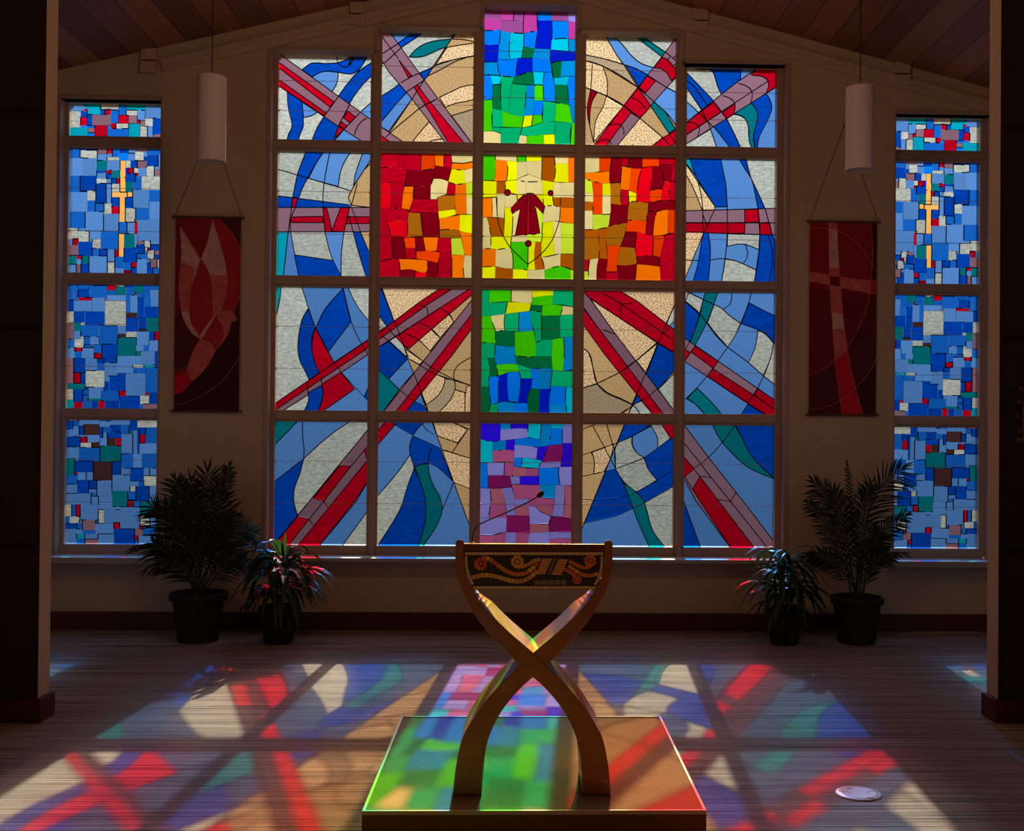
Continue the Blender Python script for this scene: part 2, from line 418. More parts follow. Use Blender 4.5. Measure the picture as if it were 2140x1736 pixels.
MAIN[3,0] = (1200,40,5.787,"""
g
G 110,170 360,170 590,545 400,490 110,425
j 110,425 400,490 600,550 770,825 560,680 350,570 200,515 110,500
G 110,500 200,520 350,570 400,750 395,930 200,850 110,820
g 345,565 770,825 600,1045 395,935 400,750
- 220,540 210,700 200,850
R 200,850 280,885 215,1000 190,1150 188,1290 165,1180 160,1050
G 390,930 560,1030 600,1050 235,1490 260,1230 350,1060
G 790,1195 1070,1430 915,1565 480,1565
- 188,1290 235,1490
- 110,820 400,930 600,1045 790,1195 1000,1370 1080,1440
l 365,180 450,180 580,305 700,450 820,540 960,585 890,675 750,600 600,550
w 450,180 700,180 1060,455 960,585 820,540 700,450 580,305
t 700,180 790,180 950,295 1105,400 1060,455
w 790,180 1270,180 1105,400 950,295
B 620,555 750,600 890,675 780,815
w 1260,675 1260,900 1120,825
l 1115,825 1260,900 1260,1345 1150,1170 965,1000
t 960,1000 1090,1110 1160,1220 1225,1330 1145,1380 925,1050
m 1260,185 1260,675 965,1000 490,1565 208,1565 780,815 1060,455
r 1060,460 1140,500 1215,595 1260,525 1260,675 1175,745 1120,650 1050,600 965,585
r 880,685 985,745 860,895 785,820
r 775,830 925,1050 860,1130 790,1195 690,1130 600,1045
r 600,1045 690,1130 580,1270 365,1565 208,1565
- 690,945 790,1000 860,1080
- 430,1280 490,1270 570,1280 600,1340 600,1400
- 270,1490 370,1450 430,1470 470,1560
- 890,680 1115,825
- 1105,400 1260,525
- 1120,500 1155,460
- 1200,470 1245,430
- 1190,575 1245,520
- 770,825 965,1000
r 895,1565 1080,1430 1150,1390 1260,1310 1260,1480 1120,1565
m 1120,1565 1260,1480 1260,1565
- 1080,1430 1175,1560
- 1145,1385 1225,1495
""")
MAIN[4,0] = (1400,100,6.943,"""
l
w 225,270 340,280 460,315 560,310 630,360 660,450 700,580 755,690 635,780 225,345
B 330,265 1030,265 1025,430 1000,510 755,690 700,580 660,450 630,350 560,305 460,315 340,292
B 225,345 440,565 640,780 820,1030 940,1260 1050,1485 905,1485 640,1150 550,1060 450,880 340,720 225,550
- 225,455 350,560 450,700 540,830
w 225,555 340,720 460,900 415,940 345,870 225,770
w 225,1400 590,1180 690,1485 225,1485
w 825,1030 920,965 1010,980 1090,1030 1135,1120 1145,1280 1200,1485 1045,1485 940,1260
t 920,965 1175,795 1250,890 1275,980 1250,1120 1215,1260 1215,1350 1245,1485 1200,1485 1150,1350 1140,1150 1090,1030 1010,975
B 1175,795 1395,665 1450,750 1478,870 1440,1000 1350,1180 1290,1310 1262,1485 1245,1485 1215,1300 1250,1120 1275,980 1250,890
m 225,1092 1300,275 1570,275 1570,552 225,1402
r 1175,385 1310,270 1570,270 1570,552 1395,655 1430,560 1420,480 1370,430 1290,405 1210,400
- 1420,485 225,1268
- 1000,515 1100,550 1170,600 1195,680 1175,795
- 765,695 850,720 920,770 945,830 925,965
r 225,1092 640,780 740,935 225,1272
r 755,940 940,805 945,870 925,960 820,1025
- 415,940 520,1040 550,1070
- 225,1080 340,1085 420,1130 430,1180 405,1285
- 640,780 825,1030
- 550,1070 630,1150
- 550,1070 590,1180
- 450,900 530,1040
""")
MAIN[0,1] = (560,300,5.787,"""
w
B 470,75 695,75 590,225 490,400 420,530 370,660 300,650 350,400 400,250
l 695,75 1020,75 920,230 870,370 850,520 490,420 590,225
l 1155,85 1260,85 1260,170 1035,510 1060,360
g 1260,170 1260,775 1005,745 970,650 1035,520
- 1080,480 1050,600 1010,740
- 1260,220 1170,310
B 85,627 980,740 1000,772 85,772
r 300,655 360,660 330,770 285,770
m 85,772 1260,772 1260,1066 85,1066
r 275,890 400,885 660,880 675,955 280,955
r 665,775 710,780 765,1000 765,1066 690,1066
r 880,775 985,775 920,1066 770,1060
r 965,885 1260,885 1260,965 945,968
T 85,1066 245,1066 183,1630 85,1630
l 245,1066 275,1066 325,1345 378,1630 183,1630
B 320,1345 790,1415 900,1630 378,1630
l 690,1066 920,1066 895,1250 885,1400 885,1600 790,1415 740,1280
B 1030,1066 1120,1066 1260,1400 1260,1630 1195,1630 1100,1330
g 1120,1066 1260,1066 1260,1400
- 85,300 1000,570
- 753,85 690,400 665,640 665,770
- 285,770 270,900 245,1066
- 330,775 285,880
- 265,900 275,1066
- 980,870 1030,1066
- 1000,740 1120,1066
""")
MAIN[1,1] = (780,300,5.787,"""
0
r 70,100 270,100 265,285 180,280 70,302
r 270,100 378,100 400,310 265,288
r 380,100 579,100 575,325 490,325 402,308
s 579,100 745,100 742,300 660,318 575,325
o 745,100 856,100 855,280 750,265
r 856,100 944,100 948,298 855,280
k 944,100 1230,100 1230,212 1090,238 955,230
o 955,230 1090,238 1230,212 1230,285 1090,318 948,310
r 70,302 180,280 265,288 400,312 400,400 380,462 240,462 70,470
R 402,310 490,326 575,326 742,302 735,420 690,512 550,517 390,507 400,400
R 748,268 855,283 948,300 910,452 820,425 735,417
y 948,312 1100,320 1115,477 1040,495 960,485 910,455
k 1100,320 1230,288 1230,450 1117,478
x 70,470 205,470 215,620 200,782 70,785
r 213,465 382,465 357,627 218,627
r 218,628 357,628 345,782 203,782
o 380,518 492,520 480,665 437,800 346,782 360,620
R 492,520 692,514 690,668 480,670
k 725,425 820,428 908,457 883,612 800,640 765,672 690,672 690,540
r 908,460 1000,496 990,622 885,612
o 1000,497 1123,480 1123,622 990,622
h 1123,479 1230,452 1230,658 1165,650 1125,622
a 775,655 850,630 990,628 985,792 788,817
o 990,623 1124,623 1128,852 1000,856 990,740
k 1126,624 1165,650 1230,660 1230,860 1130,852
r 70,785 158,787 158,900 190,1020 212,1115 70,1117
r 160,785 346,784 428,815 416,937 240,937 163,933
r 480,673 768,675 787,832 440,832
y 788,818 987,794 1000,856 900,887 796,903
a 430,834 568,840 600,960 602,1120 490,1122 418,1132 415,960
R 570,838 787,834 800,960 800,1132 602,1126
o 797,904 900,888 1049,863 1041,1047 920,1036 800,1046
y 1050,861 1230,861 1230,1083 1130,1077 1042,1050
a 800,1046 920,1036 1041,1050 1057,1141 800,1136
x 167,938 416,938 417,1131 213,1117
o 1043,1052 1130,1078 1230,1086 1230,1357 1105,1346 1080,1200
r 70,1119 215,1119 237,1260 237,1397 70,1422
R 218,1120 375,1135 397,1390 238,1397
s 376,1137 502,1136 510,1262 385,1260
R 503,1136 604,1131 634,1297 525,1303
o 606,1133 784,1134 766,1293 637,1297
r 786,1137 941,1145 946,1342 850,1325 768,1296
h 942,1146 1062,1142 1106,1347 950,1342
r 388,1262 510,1262 522,1390 400,1390
s 525,1306 700,1296 806,1318 787,1441 660,1415 525,1391
r 808,1320 947,1345 958,1470 951,1650 780,1650 787,1441
o 950,1346 1103,1347 1090,1500 1100,1650 952,1650
k 1105,1348 1230,1360 1230,1650 1100,1650 1090,1500
r 70,1422 200,1400 313,1396 326,1527 316,1650 70,1650
o 314,1396 500,1400 653,1412 660,1480 642,1553 570,1556 460,1521 326,1527
R 326,1528 460,1522 505,1547 500,1650 318,1650
x 505,1547 570,1558 642,1554 636,1650 500,1650
R 656,1415 787,1442 779,1650 640,1650 657,1500
""")
MAIN[2,1] = (990,300,5.787,"""
0
I 95,115 262,115 262,300 245,442 95,440
k 262,115 521,115 526,220 400,206 262,191
I 521,115 634,115 634,215 526,221
y 634,115 830,115 830,209 634,215
n 830,115 968,115 990,300 972,465 820,436 820,250
k 968,115 1143,115 1141,239 985,242
o 1143,115 1240,115 1240,462 1143,468
o 264,192 400,206 414,320 396,450 246,453 262,350
y 402,208 526,221 520,432 396,448 413,320
k 528,222 633,217 647,371 520,432
k 634,216 828,210 820,430 665,370 648,370
k 520,435 665,372 820,432 820,457 630,462
y 985,242 1141,240 1143,468 973,464 990,300
y 95,446 277,458 272,647 95,660
n 278,457 387,458 380,602 275,602
y 388,455 520,437 520,617 440,600 381,560
k 521,438 630,463 636,607 520,614
k 631,463 823,458 834,610 638,610
y 823,440 972,466 955,602 836,612
k 972,468 1052,474 1056,652 955,652
k 1053,474 1240,467 1240,660 1120,650 1056,654
k 275,603 378,603 376,750 366,902 290,890 270,750
k 380,603 440,600 523,616 530,690 455,770 378,771
y 523,617 640,612 530,690
y 745,612 836,612 845,735 820,700
y 837,613 955,604 970,747 845,755
n 955,653 1054,655 1047,771 970,748
n 1055,656 1120,651 1240,662 1240,777 1049,772
o 95,658 226,650 220,780 229,888 95,886
k 226,650 271,646 287,890 230,888
y 378,772 454,772 474,850 463,1121 365,1121 376,900
k 475,850 560,780 500,1100 463,1121
h 740,740 836,852 832,1082 800,1085
k 846,756 970,749 1047,773 1036,941 970,936 834,957
o 1048,773 1240,779 1240,970 1120,955 1037,941
k 92,889 159,892 190,1010 208,1128 205,1270 92,1273
n 160,892 366,904 362,1121 209,1126 190,1010
y 833,957 967,939 962,1100 977,1340 820,1372 820,1160
k 967,938 1052,951 1059,1180 1059,1331 978,1337 965,1140
h 1053,953 1235,971 1235,1106 1059,1101
h 1060,1103 1235,1108 1235,1331 1060,1331
y 208,1127 362,1122 460,1122 446,1271 380,1268 300,1280 206,1268
k 461,1122 647,1100 647,1187 448,1189
h 647,1100 832,1085 822,1188 648,1187
o 92,1275 200,1270 268,1284 261,1480 180,1490 92,1490
k 268,1284 380,1268 445,1272 473,1350 475,1513 380,1507 262,1481
I 448,1190 657,1189 661,1400 652,1527 475,1515 472,1350 448,1272
y 659,1189 746,1189 730,1350 742,1526 654,1524
n 747,1190 816,1189 820,1380 857,1512 744,1525 731,1350
k 822,1373 900,1368 1051,1333 1046,1482 930,1505 861,1530 850,1450
n 1052,1333 1130,1339 1235,1333 1235,1540 1120,1492 1047,1482
y 92,1491 261,1484 257,1660 92,1660
n 262,1483 370,1507 474,1517 471,1660 258,1660
y 476,1517 648,1526 642,1660 473,1660
k 650,1527 740,1527 857,1515 860,1660 645,1660
I 861,1531 930,1506 1046,1484 1168,1525 1172,1660 860,1660
h 1170,1525 1235,1538 1235,1660 1173,1660
R 455,770 600,625 650,603 710,603 750,625 860,760 850,800 840,845 740,745 765,870 800,1080 720,1100 690,1095 650,1095 635,1105 510,1100 545,930 565,780 470,850 455,810
r 655,612 678,612 682,1090 632,1090
R 370,592 381,619 408,630 435,619 446,592 435,565 408,554 381,565
R 897,598 907,622 930,632 953,622 963,598 953,574 930,564 907,574
R 622,1208 633,1235 660,1246 687,1235 698,1208 687,1181 660,1170 633,1181
- 280,640 285,870 310,1000 360,1120 445,1260 655,1460
- 1050,660 1040,900 1000,1040 940,1180 820,1330 655,1460
""")
MAIN[3,1] = (1200,300,5.787,"""
0
k 105,130 303,130 304,335 230,348 105,345
s 303,130 459,130 435,337 308,337
R 459,130 577,130 577,265 565,472 428,477 430,345
r 577,130 659,130 656,287 580,265
R 659,130 827,130 822,302 740,298 656,287
s 827,130 1019,130 1027,274 930,272 825,286
r 1019,130 1240,130 1240,252 1027,247
o 105,345 230,350 432,338 427,477 340,481 200,450 105,408
o 580,265 690,295 665,563 560,552 565,400
s 692,298 812,303 780,440 753,602 665,562
x 813,302 937,274 935,420 915,550 914,713 753,700 755,600 780,430
R 938,275 1030,275 1070,340 1087,462 1060,547 990,550 915,577 935,420
R 1029,250 1190,254 1180,460 1088,462 1070,340
r 1191,254 1240,254 1240,460 1180,460
h 105,412 213,455 231,606 105,588
s 215,456 342,484 338,853 227,853 232,600
y 343,484 432,479 440,632 343,617
a 432,476 552,470 564,600 564,742 445,727
r 562,556 661,564 660,742 565,742
y 662,566 753,603 747,700 659,702
x 1087,463 1167,460 1150,560 1142,682 1058,687 1062,545
r 1168,460 1240,460 1240,692 1142,686 1150,560
s 915,578 990,549 1060,547 1055,690 916,704
k 105,590 231,607 230,708 105,695
k 342,618 440,632 442,857 339,857
n 105,696 230,709 230,808 105,806
a 658,703 760,700 907,722 897,784 655,784
R 905,713 1000,695 1120,685 1240,690 1240,803 1120,798 990,822 893,817
a 655,785 892,785 877,927 643,927
R 448,728 560,743 657,743 640,962 520,975 415,1006 440,850
k 105,808 221,811 223,1042 105,1042
h 222,857 434,857 416,1006 320,1032 226,1038
s 641,926 873,930 857,1097 750,1066 624,1062
R 890,815 997,825 962,960 957,1117 857,1097 875,930
o 995,820 1132,798 1132,1087 1050,1107 957,1112 970,950
s 1133,799 1240,806 1240,1083 1138,1080
n 105,1042 287,1037 292,1127 105,1142
n 288,1036 416,1008 386,1130 402,1397 300,1385 305,1200
a 416,1008 520,975 634,963 607,1100 557,1242 450,1227 397,1246 388,1120
R 627,1063 757,1068 742,1252 563,1247 605,1130
x 758,1069 855,1099 962,1118 952,1352 860,1350 758,1377 737,1260
s 957,1119 1092,1111 1037,1372 950,1352
r 1092,1110 1240,1083 1240,1387 1036,1387
a 105,1143 292,1129 303,1250 302,1382 190,1402 105,1402
s 398,1246 450,1229 557,1244 530,1360 517,1553 388,1553 405,1400
a 558,1248 738,1260 757,1452 640,1472 523,1467 530,1370
R 756,1377 860,1351 950,1354 1037,1375 1032,1487 900,1467 756,1455
r 1036,1388 1240,1388 1240,1477 1032,1477
r 95,1404 187,1404 172,1537 95,1537
k 187,1404 294,1385 272,1500 269,1690 176,1690 172,1530
R 295,1385 402,1398 386,1550 389,1690 270,1690 275,1500
R 520,1469 640,1474 755,1455 736,1690 518,1690
o 754,1458 900,1469 1032,1488 1051,1690 735,1690
r 1033,1479 1240,1478 1240,1690 1052,1690
h 95,1537 172,1537 173,1690 95,1690
r 388,1552 519,1552 518,1690 388,1690
""")
MAIN[4,1] = (1410,310,5.787,"""
l
T 100,95 178,95 215,200 255,330 100,130
G 105,145 300,430 490,706 480,745 330,745 225,480 105,260
g 105,260 225,480 335,750 105,757
- 285,420 320,560 340,740
B 178,95 550,95 585,270 620,450 635,706 490,708 260,340
B 765,100 855,100 920,350 1000,520 1095,735 1010,740 975,560 930,370 850,250
w 855,100 1250,100 1250,728 1095,735 1000,520 920,350
m 100,756 500,745 1250,724 1250,1047 630,1030 100,1010
r 100,900 640,900 850,895 845,1027 640,1030 100,1010
r 845,740 1010,735 1025,892 850,895
r 1030,900 1145,895 1178,1047 1030,1044
- 340,760 340,1010
- 340,800 395,950
- 480,745 355,1015
- 635,700 640,1030
- 1095,735 1180,1050
- 100,897 1250,901
- 1010,735 1030,1045
G 95,1012 352,1016 95,1650
B 352,1017 405,1020 430,1180 425,1400 402,1640 212,1640 280,1400 330,1100
w 640,1032 1028,1043 1018,1225 900,1175 790,1155 635,1185
w 610,1340 740,1360 985,1470 962,1640 560,1640 595,1450
B 1028,1043 1182,1047 1245,1240 1245,1640 957,1640 1000,1400 1022,1220
- 635,1030 625,1200 600,1400 562,1640
- 430,1350 520,1335 610,1335 740,1360
- 855,1165 880,1250 870,1330 830,1390
- 1135,1055 1180,1230 1180,1400 1138,1640
- 100,1350 290,1355
- 1022,1220 985,1470
""")
MAIN[0,2] = (560,580,5.787,"""
w
T 85,85 159,85 145,250 100,470 85,470
l 402,85 955,85 1030,250 1120,400 1255,560 1255,720 800,1025 575,600 440,210
B 485,375 575,605 540,690 530,850 560,1000 625,1150 500,1235 450,1130 385,1000 362,830 385,620 420,490
B 910,130 1005,530 730,895 580,605 690,380
r 575,610 690,830 800,1025 625,1155 560,1000 530,850 545,700
l 800,1025 1255,720 1255,1640 640,1640
r 75,1528 1255,720 1255,820 75,1610
m 75,1610 1255,820 1255,900 130,1645 75,1645
B 485,1395 650,1300 668,1400 630,1560 610,1645 425,1640 490,1490
r 650,1290 880,1145 1050,1345 620,1645 598,1645 640,1530 668,1400
B 1255,1225 1165,1440 1255,1527
- 910,130 950,310 1005,530 1110,760 1255,1000
- 475,1260 485,1395
- 640,1200 655,1290
- 800,1025 880,1135 1165,1440 1255,1527
- 910,85 910,130
""")
MAIN[1,2] = (780,580,5.787,"""
g
B 60,100 85,100 255,530 165,590 60,445
w 60,445 165,590 60,652
w 195,765 270,715 365,820 410,965
B 60,842 190,770 300,870 415,980 180,1230 60,1107
l 415,980 490,1150 315,1350 185,1225
t 60,1110 185,1225 315,1355 105,1640 60,1640
l 575,1400 625,1540 610,1565 490,1490
B 490,1490 620,1560 675,1650 375,1650
G 98,105 850,105 255,530
G 915,440 975,540 810,730 700,620
G 700,625 810,730 690,890 555,750
G 385,860 600,1010 560,1050 430,980
G 750,1165 870,1215 850,1310 780,1430 640,1535 580,1380
j 870,1220 985,1240 990,1350 930,1480 770,1650 675,1650 640,1535 780,1430 850,1310
G 990,1355 1110,1390 1110,1650 770,1650 930,1480
G 1140,1300 1225,1310 1225,1650 1110,1650 1115,1390
- 1225,940 1050,1040 980,1130 975,1220 990,1260
- 780,1130 980,1230 1225,1320
- 750,1165 985,1245 1140,1290
- 375,830 600,1010 690,1075 780,1130
- 430,980 650,1110 750,1165
- 825,375 900,420 940,470 970,540
- 560,545 680,600 760,670 810,730
- 370,670 480,710 560,760 690,890
- 990,1355 1110,1388
- 105,700 190,770
r 60,669 850,103 1010,103 60,754
m 60,754 1010,103 1225,100 60,843
r 270,715 1165,135 1225,98 1225,180 430,860 375,820
m 100,1650 1225,228 1225,397 250,1650
r 250,1650 1225,397 1225,572 375,1650
- 570,325 655,370 660,465
- 220,665 275,715
- 315,1355 400,1420 490,1495
- 255,530 330,710 375,830
- 165,590 220,660 270,715
- 490,1150 575,1380
- 575,1380 675,1650
""")
MAIN[2,2] = (990,580,5.787,"""
0
E 85,110 188,110 180,300 205,460 85,462
I 189,110 455,110 452,287 350,290 183,304
k 455,110 709,110 702,307 590,302 452,287
y 709,110 962,110 960,213 850,220 710,240
E 962,110 1230,110 1230,360 1100,330 960,320
I 711,240 850,221 960,214 957,320 840,335 698,327
E 183,306 300,303 410,296 400,380 378,440 205,460
y 411,294 590,302 694,310 672,402 550,417 380,438
D 696,328 832,341 817,412 676,402
I 832,342 960,324 1083,341 1047,460 930,457 817,465
k 1084,340 1230,362 1230,443 1048,452
k 207,462 378,441 370,560 375,637 260,647 225,540
I 85,464 206,462 225,540 262,647 263,798 180,786 85,784
E 378,440 550,419 547,652 450,645 375,637 368,540
C 550,418 687,404 690,530 720,642 620,647 541,652
E 688,404 815,411 832,530 827,742 800,772 750,787 735,650 692,530
D 818,467 930,460 1044,464 1047,727 920,742 825,753
E 1045,454 1230,446 1230,710 1048,722
D 262,649 375,638 497,660 492,832 380,830 265,807
I 497,657 620,650 724,642 750,790 754,948 670,962 498,942
E 752,787 830,755 957,745 941,850 941,950 755,950
I 957,744 1087,724 1097,880 1077,1128 953,1110 942,900
C 1087,723 1230,710 1230,1103 1079,1130 1095,900
E 85,784 180,787 264,810 251,962 85,981
C 264,812 380,832 493,836 500,950 522,1046 400,1040 272,1059 252,940
D 500,943 670,963 670,1090 600,1070 522,1046
D 671,963 755,951 942,952 950,1107 860,1091 671,1096
E 80,982 163,975 190,1100 177,1320 80,1318
D 165,973 251,963 275,1070 300,1190 188,1202 190,1080
I 274,1059 400,1041 523,1047 548,1136 430,1141 297,1187
E 524,1047 600,1071 682,1098 702,1217 570,1217 548,1132
A 682,1098 777,1103 782,1347 695,1332 702,1215
C 778,1103 860,1092 950,1109 927,1342 783,1350
E 950,1110 1080,1130 1168,1128 1171,1322 928,1307
E 1170,1128 1225,1118 1225,1322 1172,1322
A 180,1204 297,1190 301,1400 300,1507 203,1532 190,1350
N 298,1188 407,1148 409,1350 424,1490 300,1506
A 408,1146 550,1137 571,1220 560,1350 533,1507 424,1490 410,1350
N 570,1218 704,1218 692,1332 650,1420 647,1517 534,1507 560,1380
A 929,1308 1117,1322 1111,1534 912,1532
Y 1117,1322 1225,1322 1225,1660 1125,1660 1110,1480
D 695,1333 797,1351 793,1500 788,1660 665,1660 650,1450
N 797,1351 929,1342 911,1500 918,1660 790,1660
D 75,1320 177,1321 205,1520 172,1660 75,1660
E 204,1532 286,1520 302,1660 173,1660
C 287,1519 370,1500 491,1515 483,1660 301,1660
A 491,1515 647,1518 664,1660 484,1660
C 912,1534 1116,1534 1127,1660 922,1660
""")
MAIN[3,2] = (1200,580,5.787,"""
g
w 1230,285 1230,500 1150,590 1115,565
l 1230,500 1230,635 1150,590
B 1015,800 1230,920 1230,1110 1010,1350 870,1170
w 1015,1350 1230,1140 1230,1640
B 760,1410 815,1485 710,1545
w 815,1490 965,1670 648,1670 710,1545
G 510,135 1230,135 1230,285 1110,555
G 195,255 1000,785 745,1005 490,670
G 1010,790 870,1150 750,1005
G 85,845 160,890 200,980 235,1120 275,1280 85,1340
g 275,1280 550,1145 760,1390 700,1530 560,1460 400,1390
j 85,1342 275,1285 400,1400 560,1470 700,1535 680,1570 500,1670 85,1670
- 85,845 170,900 210,990 235,1150 275,1280 400,1400 560,1465 700,1535 760,1590 800,1660
- 85,1340 275,1280 420,1210 550,1145 750,1005 1005,785
- 500,1670 690,1565
m 90,130 185,245 490,670 1230,1640 1230,1670 1095,1670 90,325
r 85,335 1095,1670 965,1670 85,535
r 85,130 500,130 1230,645 1230,922 185,245
- 1230,285 645,1670
- 330,180 570,320 1180,745
- 565,320 570,480
- 570,320 700,310
- 330,625 490,680
- 550,1145 640,1075 745,1005
- 910,1420 1010,1345
- 815,1480 910,1420
- 1070,680 1150,600
""")
MAIN[4,2] = (1410,580,5.787,"""
l
w 80,150 115,150 170,178 345,265 300,440 80,240
t 380,155 532,155 470,330 385,550 245,820 185,785 240,640 310,430 345,265
B 80,250 300,440 240,640 180,780 80,703
w 475,325 560,365 640,440 720,500 795,550 735,690 640,840 490,670 395,545
B 900,305 1050,385 1230,470 1230,820 1100,680 1005,630 805,555
w 1005,635 1100,685 1195,790 1160,970 1070,1185 890,1025 960,880 990,760
w 1195,790 1230,815 1230,1310 1075,1190 1160,970
- 170,180 130,280
- 170,180 345,265 475,325
- 690,155 685,280 650,340 590,380
- 930,155 895,305 800,550 735,690 640,840 520,1010
- 125,280 300,430 385,545 500,700 640,840 890,1025 1075,1190 1230,1310
- 1075,1190 1000,1345
- 390,1190 270,1330 85,1510
- 145,1465 250,1530 390,1680
t 270,1335 420,1480 595,1685 390,1685 250,1530 150,1460
B 885,1525 1135,1685 785,1685
m 80,703 525,1010 1230,1495 1230,1690 1150,1690 80,985
r 80,838 185,905 120,1010 80,985
r 245,825 525,1010 465,1095 200,900
r 460,1100 1170,1560 1230,1612 1230,1690 1155,1690 390,1190
r 1005,1345 1230,1490 1230,1612 960,1415
- 185,770 130,860
- 250,820 120,1010
- 525,1010 390,1190
- 1000,1340 880,1520
""")
MAIN[0,3] = (550,860,5.787,"""
l
t 125,98 435,98 125,415
w 1080,100 1300,100 1300,175 415,1255 370,1080 380,920 440,760 490,570
B 125,855 490,570 440,760 380,920 370,1080 415,1265 100,1640
w 1285,1170 1285,1650 935,1650
m 1300,175 1300,790 655,1650 100,1650 415,1260
r 920,655 1060,660 735,1080 605,1045
r 415,1265 555,1300 320,1600 285,1650 100,1650
r 1300,540 1300,790 655,1650 395,1650
r 1225,460 1300,392 1300,540 1250,570
- 1060,660 1230,460
- 735,1080 780,1155
- 555,1300 605,1370
- 735,1080 555,1300
- 475,105 480,330 495,440 490,560
""")
MAIN[1,3] = (770,860,5.787,"""
l
m 110,105 222,105 110,240
r 222,105 280,105 325,155 105,410 105,240
B 290,105 700,105 600,200 540,285 320,155
w 505,520 550,680 480,880 400,1150 300,1330 90,1655 90,1040 340,750
B 540,290 860,435 1020,840 850,680 735,625 650,635 560,670 505,520 500,400
B 555,685 640,880 690,1080 690,1300 650,1480 590,1650 95,1650 300,1330 400,1140 480,880
t 560,670 650,635 722,630 735,750 790,900 860,1020 890,1150 880,1250 800,1420 640,1650 590,1650 650,1480 690,1300 690,1080 640,880
g 762,105 1265,105 1265,1495
G 890,460 1265,572 1265,945 1030,850
G 775,105 960,105 1200,215 1080,375 830,290
- 940,105 1265,225
- 1200,215 1015,490
- 830,290 1080,380
- 880,450 1265,572
- 1030,850 1265,943
- 655,160 720,230 800,275
- 770,430 735,520 725,620
- 1030,860 890,1190
""")
MAIN[2,3] = (980,860,5.787,"""
0
v 125,110 381,110 377,352 280,360 125,330
C 381,110 509,110 507,206 383,216
v 509,110 716,110 714,210 620,201 507,206
L 383,217 507,207 620,202 714,211 708,311 550,331 378,352
Y 716,110 881,110 861,337 780,319 710,313
C 881,110 991,110 986,270 972,407 860,424 862,320
Y 991,110 1151,110 1133,200 993,203
L 1151,110 1270,110 1270,380 1127,380 1128,250
A 993,204 1132,201 1127,392 973,404
Y 125,332 278,361 281,480 292,611 125,615
C 280,361 447,347 443,458 282,476
v 447,346 555,334 547,468 444,458
A 556,334 708,313 780,320 854,342 860,428 740,417 555,400
q 284,477 440,460 547,470 541,610 400,603 293,608
L 552,401 740,418 830,437 813,573 690,557 546,557
v 830,436 968,407 890,595 814,575
M 970,407 1131,396 1136,480 1112,602 890,608 920,520
v 1133,381 1270,381 1270,664 1109,662 1137,500
A 547,558 647,558 633,667 539,657
Y 646,559 690,558 887,593 842,683 633,669
L 885,610 1113,602 1106,667 1000,677 846,683 855,640
L 218,620 431,613 427,770 320,768 230,771
q 431,611 538,611 526,782 425,771
u 538,660 694,684 692,777 525,782
q 694,685 843,688 840,778 692,777
A 846,684 1000,679 1087,675 1102,882 850,884
L 1087,668 1270,666 1270,895 1103,882 1085,780
A 120,618 215,622 226,780 228,922 120,920
M 230,772 320,769 425,773 497,785 512,912 420,917 233,926
L 499,784 616,784 614,872 514,873
v 616,783 840,779 850,884 614,877
q 514,876 700,886 857,888 867,1032 720,1047 545,1061 540,970
C 858,886 1052,887 1032,1052 900,1036 866,1032
L 1052,887 1153,887 1152,1070 1142,1272 1003,1262 1030,1120
u 1154,889 1270,904 1270,1295 1143,1272 1160,1100
L 120,923 257,930 271,1060 241,1283 120,1287
u 258,931 391,929 437,1080 437,1107 269,1113
L 391,927 517,916 540,1000 557,1253 458,1255 438,1080
q 269,1114 438,1109 456,1272 340,1286 243,1283 250,1180
L 548,1062 718,1052 718,1133 552,1136
u 553,1137 720,1136 724,1260 559,1253
q 720,1048 870,1035 1032,1052 1021,1133 850,1142 720,1140
L 722,1143 792,1146 860,1210 987,1262 962,1358 735,1358
u 793,1146 1021,1137 1002,1262 920,1230 850,1195
L 115,1288 340,1286 457,1273 450,1452 350,1470 280,1497 115,1492
M 457,1264 580,1255 723,1263 737,1467 600,1461 453,1452
M 988,1273 1140,1273 1270,1297 1270,1453 967,1453
u 737,1359 967,1357 966,1453 736,1462
q 110,1493 306,1497 303,1660 110,1660
q 307,1496 443,1458 446,1660 304,1660
L 444,1457 565,1460 562,1660 446,1660
q 566,1461 732,1465 700,1660 562,1660
L 733,1465 969,1454 969,1660 700,1660
L 970,1454 1270,1451 1270,1547 1120,1527 970,1547
q 970,1548 1122,1528 1126,1660 970,1660
q 1123,1529 1270,1549 1270,1660 1126,1660
""")
MAIN[3,3] = (1200,860,5.787,"""
l
g 70,120 622,120 70,1470
G 375,430 480,385 435,575 365,720 235,755 245,600 215,490
- 70,225 310,130
- 225,175 365,430 500,690
- 385,120 450,350 490,470 500,690
- 70,535 365,430 525,375
- 205,490 240,570 240,690 235,755
- 70,790 365,720
- 70,1048 220,1065
- 70,1350 130,1335
B 622,120 975,130 700,295 525,375
w 525,375 700,300 700,400 760,500 845,555 500,690 490,470
l 705,295 925,175 990,250 1010,330 1010,445 845,555 760,500 705,400
w 960,130 1040,125 1165,320 1010,440 1005,310 930,175
r 1035,120 1220,120 1220,325 1165,320
w 500,690 845,560 900,700 1005,830 750,970 640,890 550,780
B 1165,325 1220,325 1220,890 850,1100 750,970 1005,830 900,700 845,555 1010,440
B 380,720 500,690 590,855 650,1000 710,1165 500,1260 125,1345
t 590,855 740,965 850,1090 880,1200 920,1360 980,1490 1125,1665 920,1665 780,1350 710,1165 650,1000
w 850,1100 1220,890 1220,1665 1125,1665 980,1490 920,1360 880,1200
- 220,1065 400,1060 550,1030 750,970 1220,690
- 710,1165 850,1095
""")
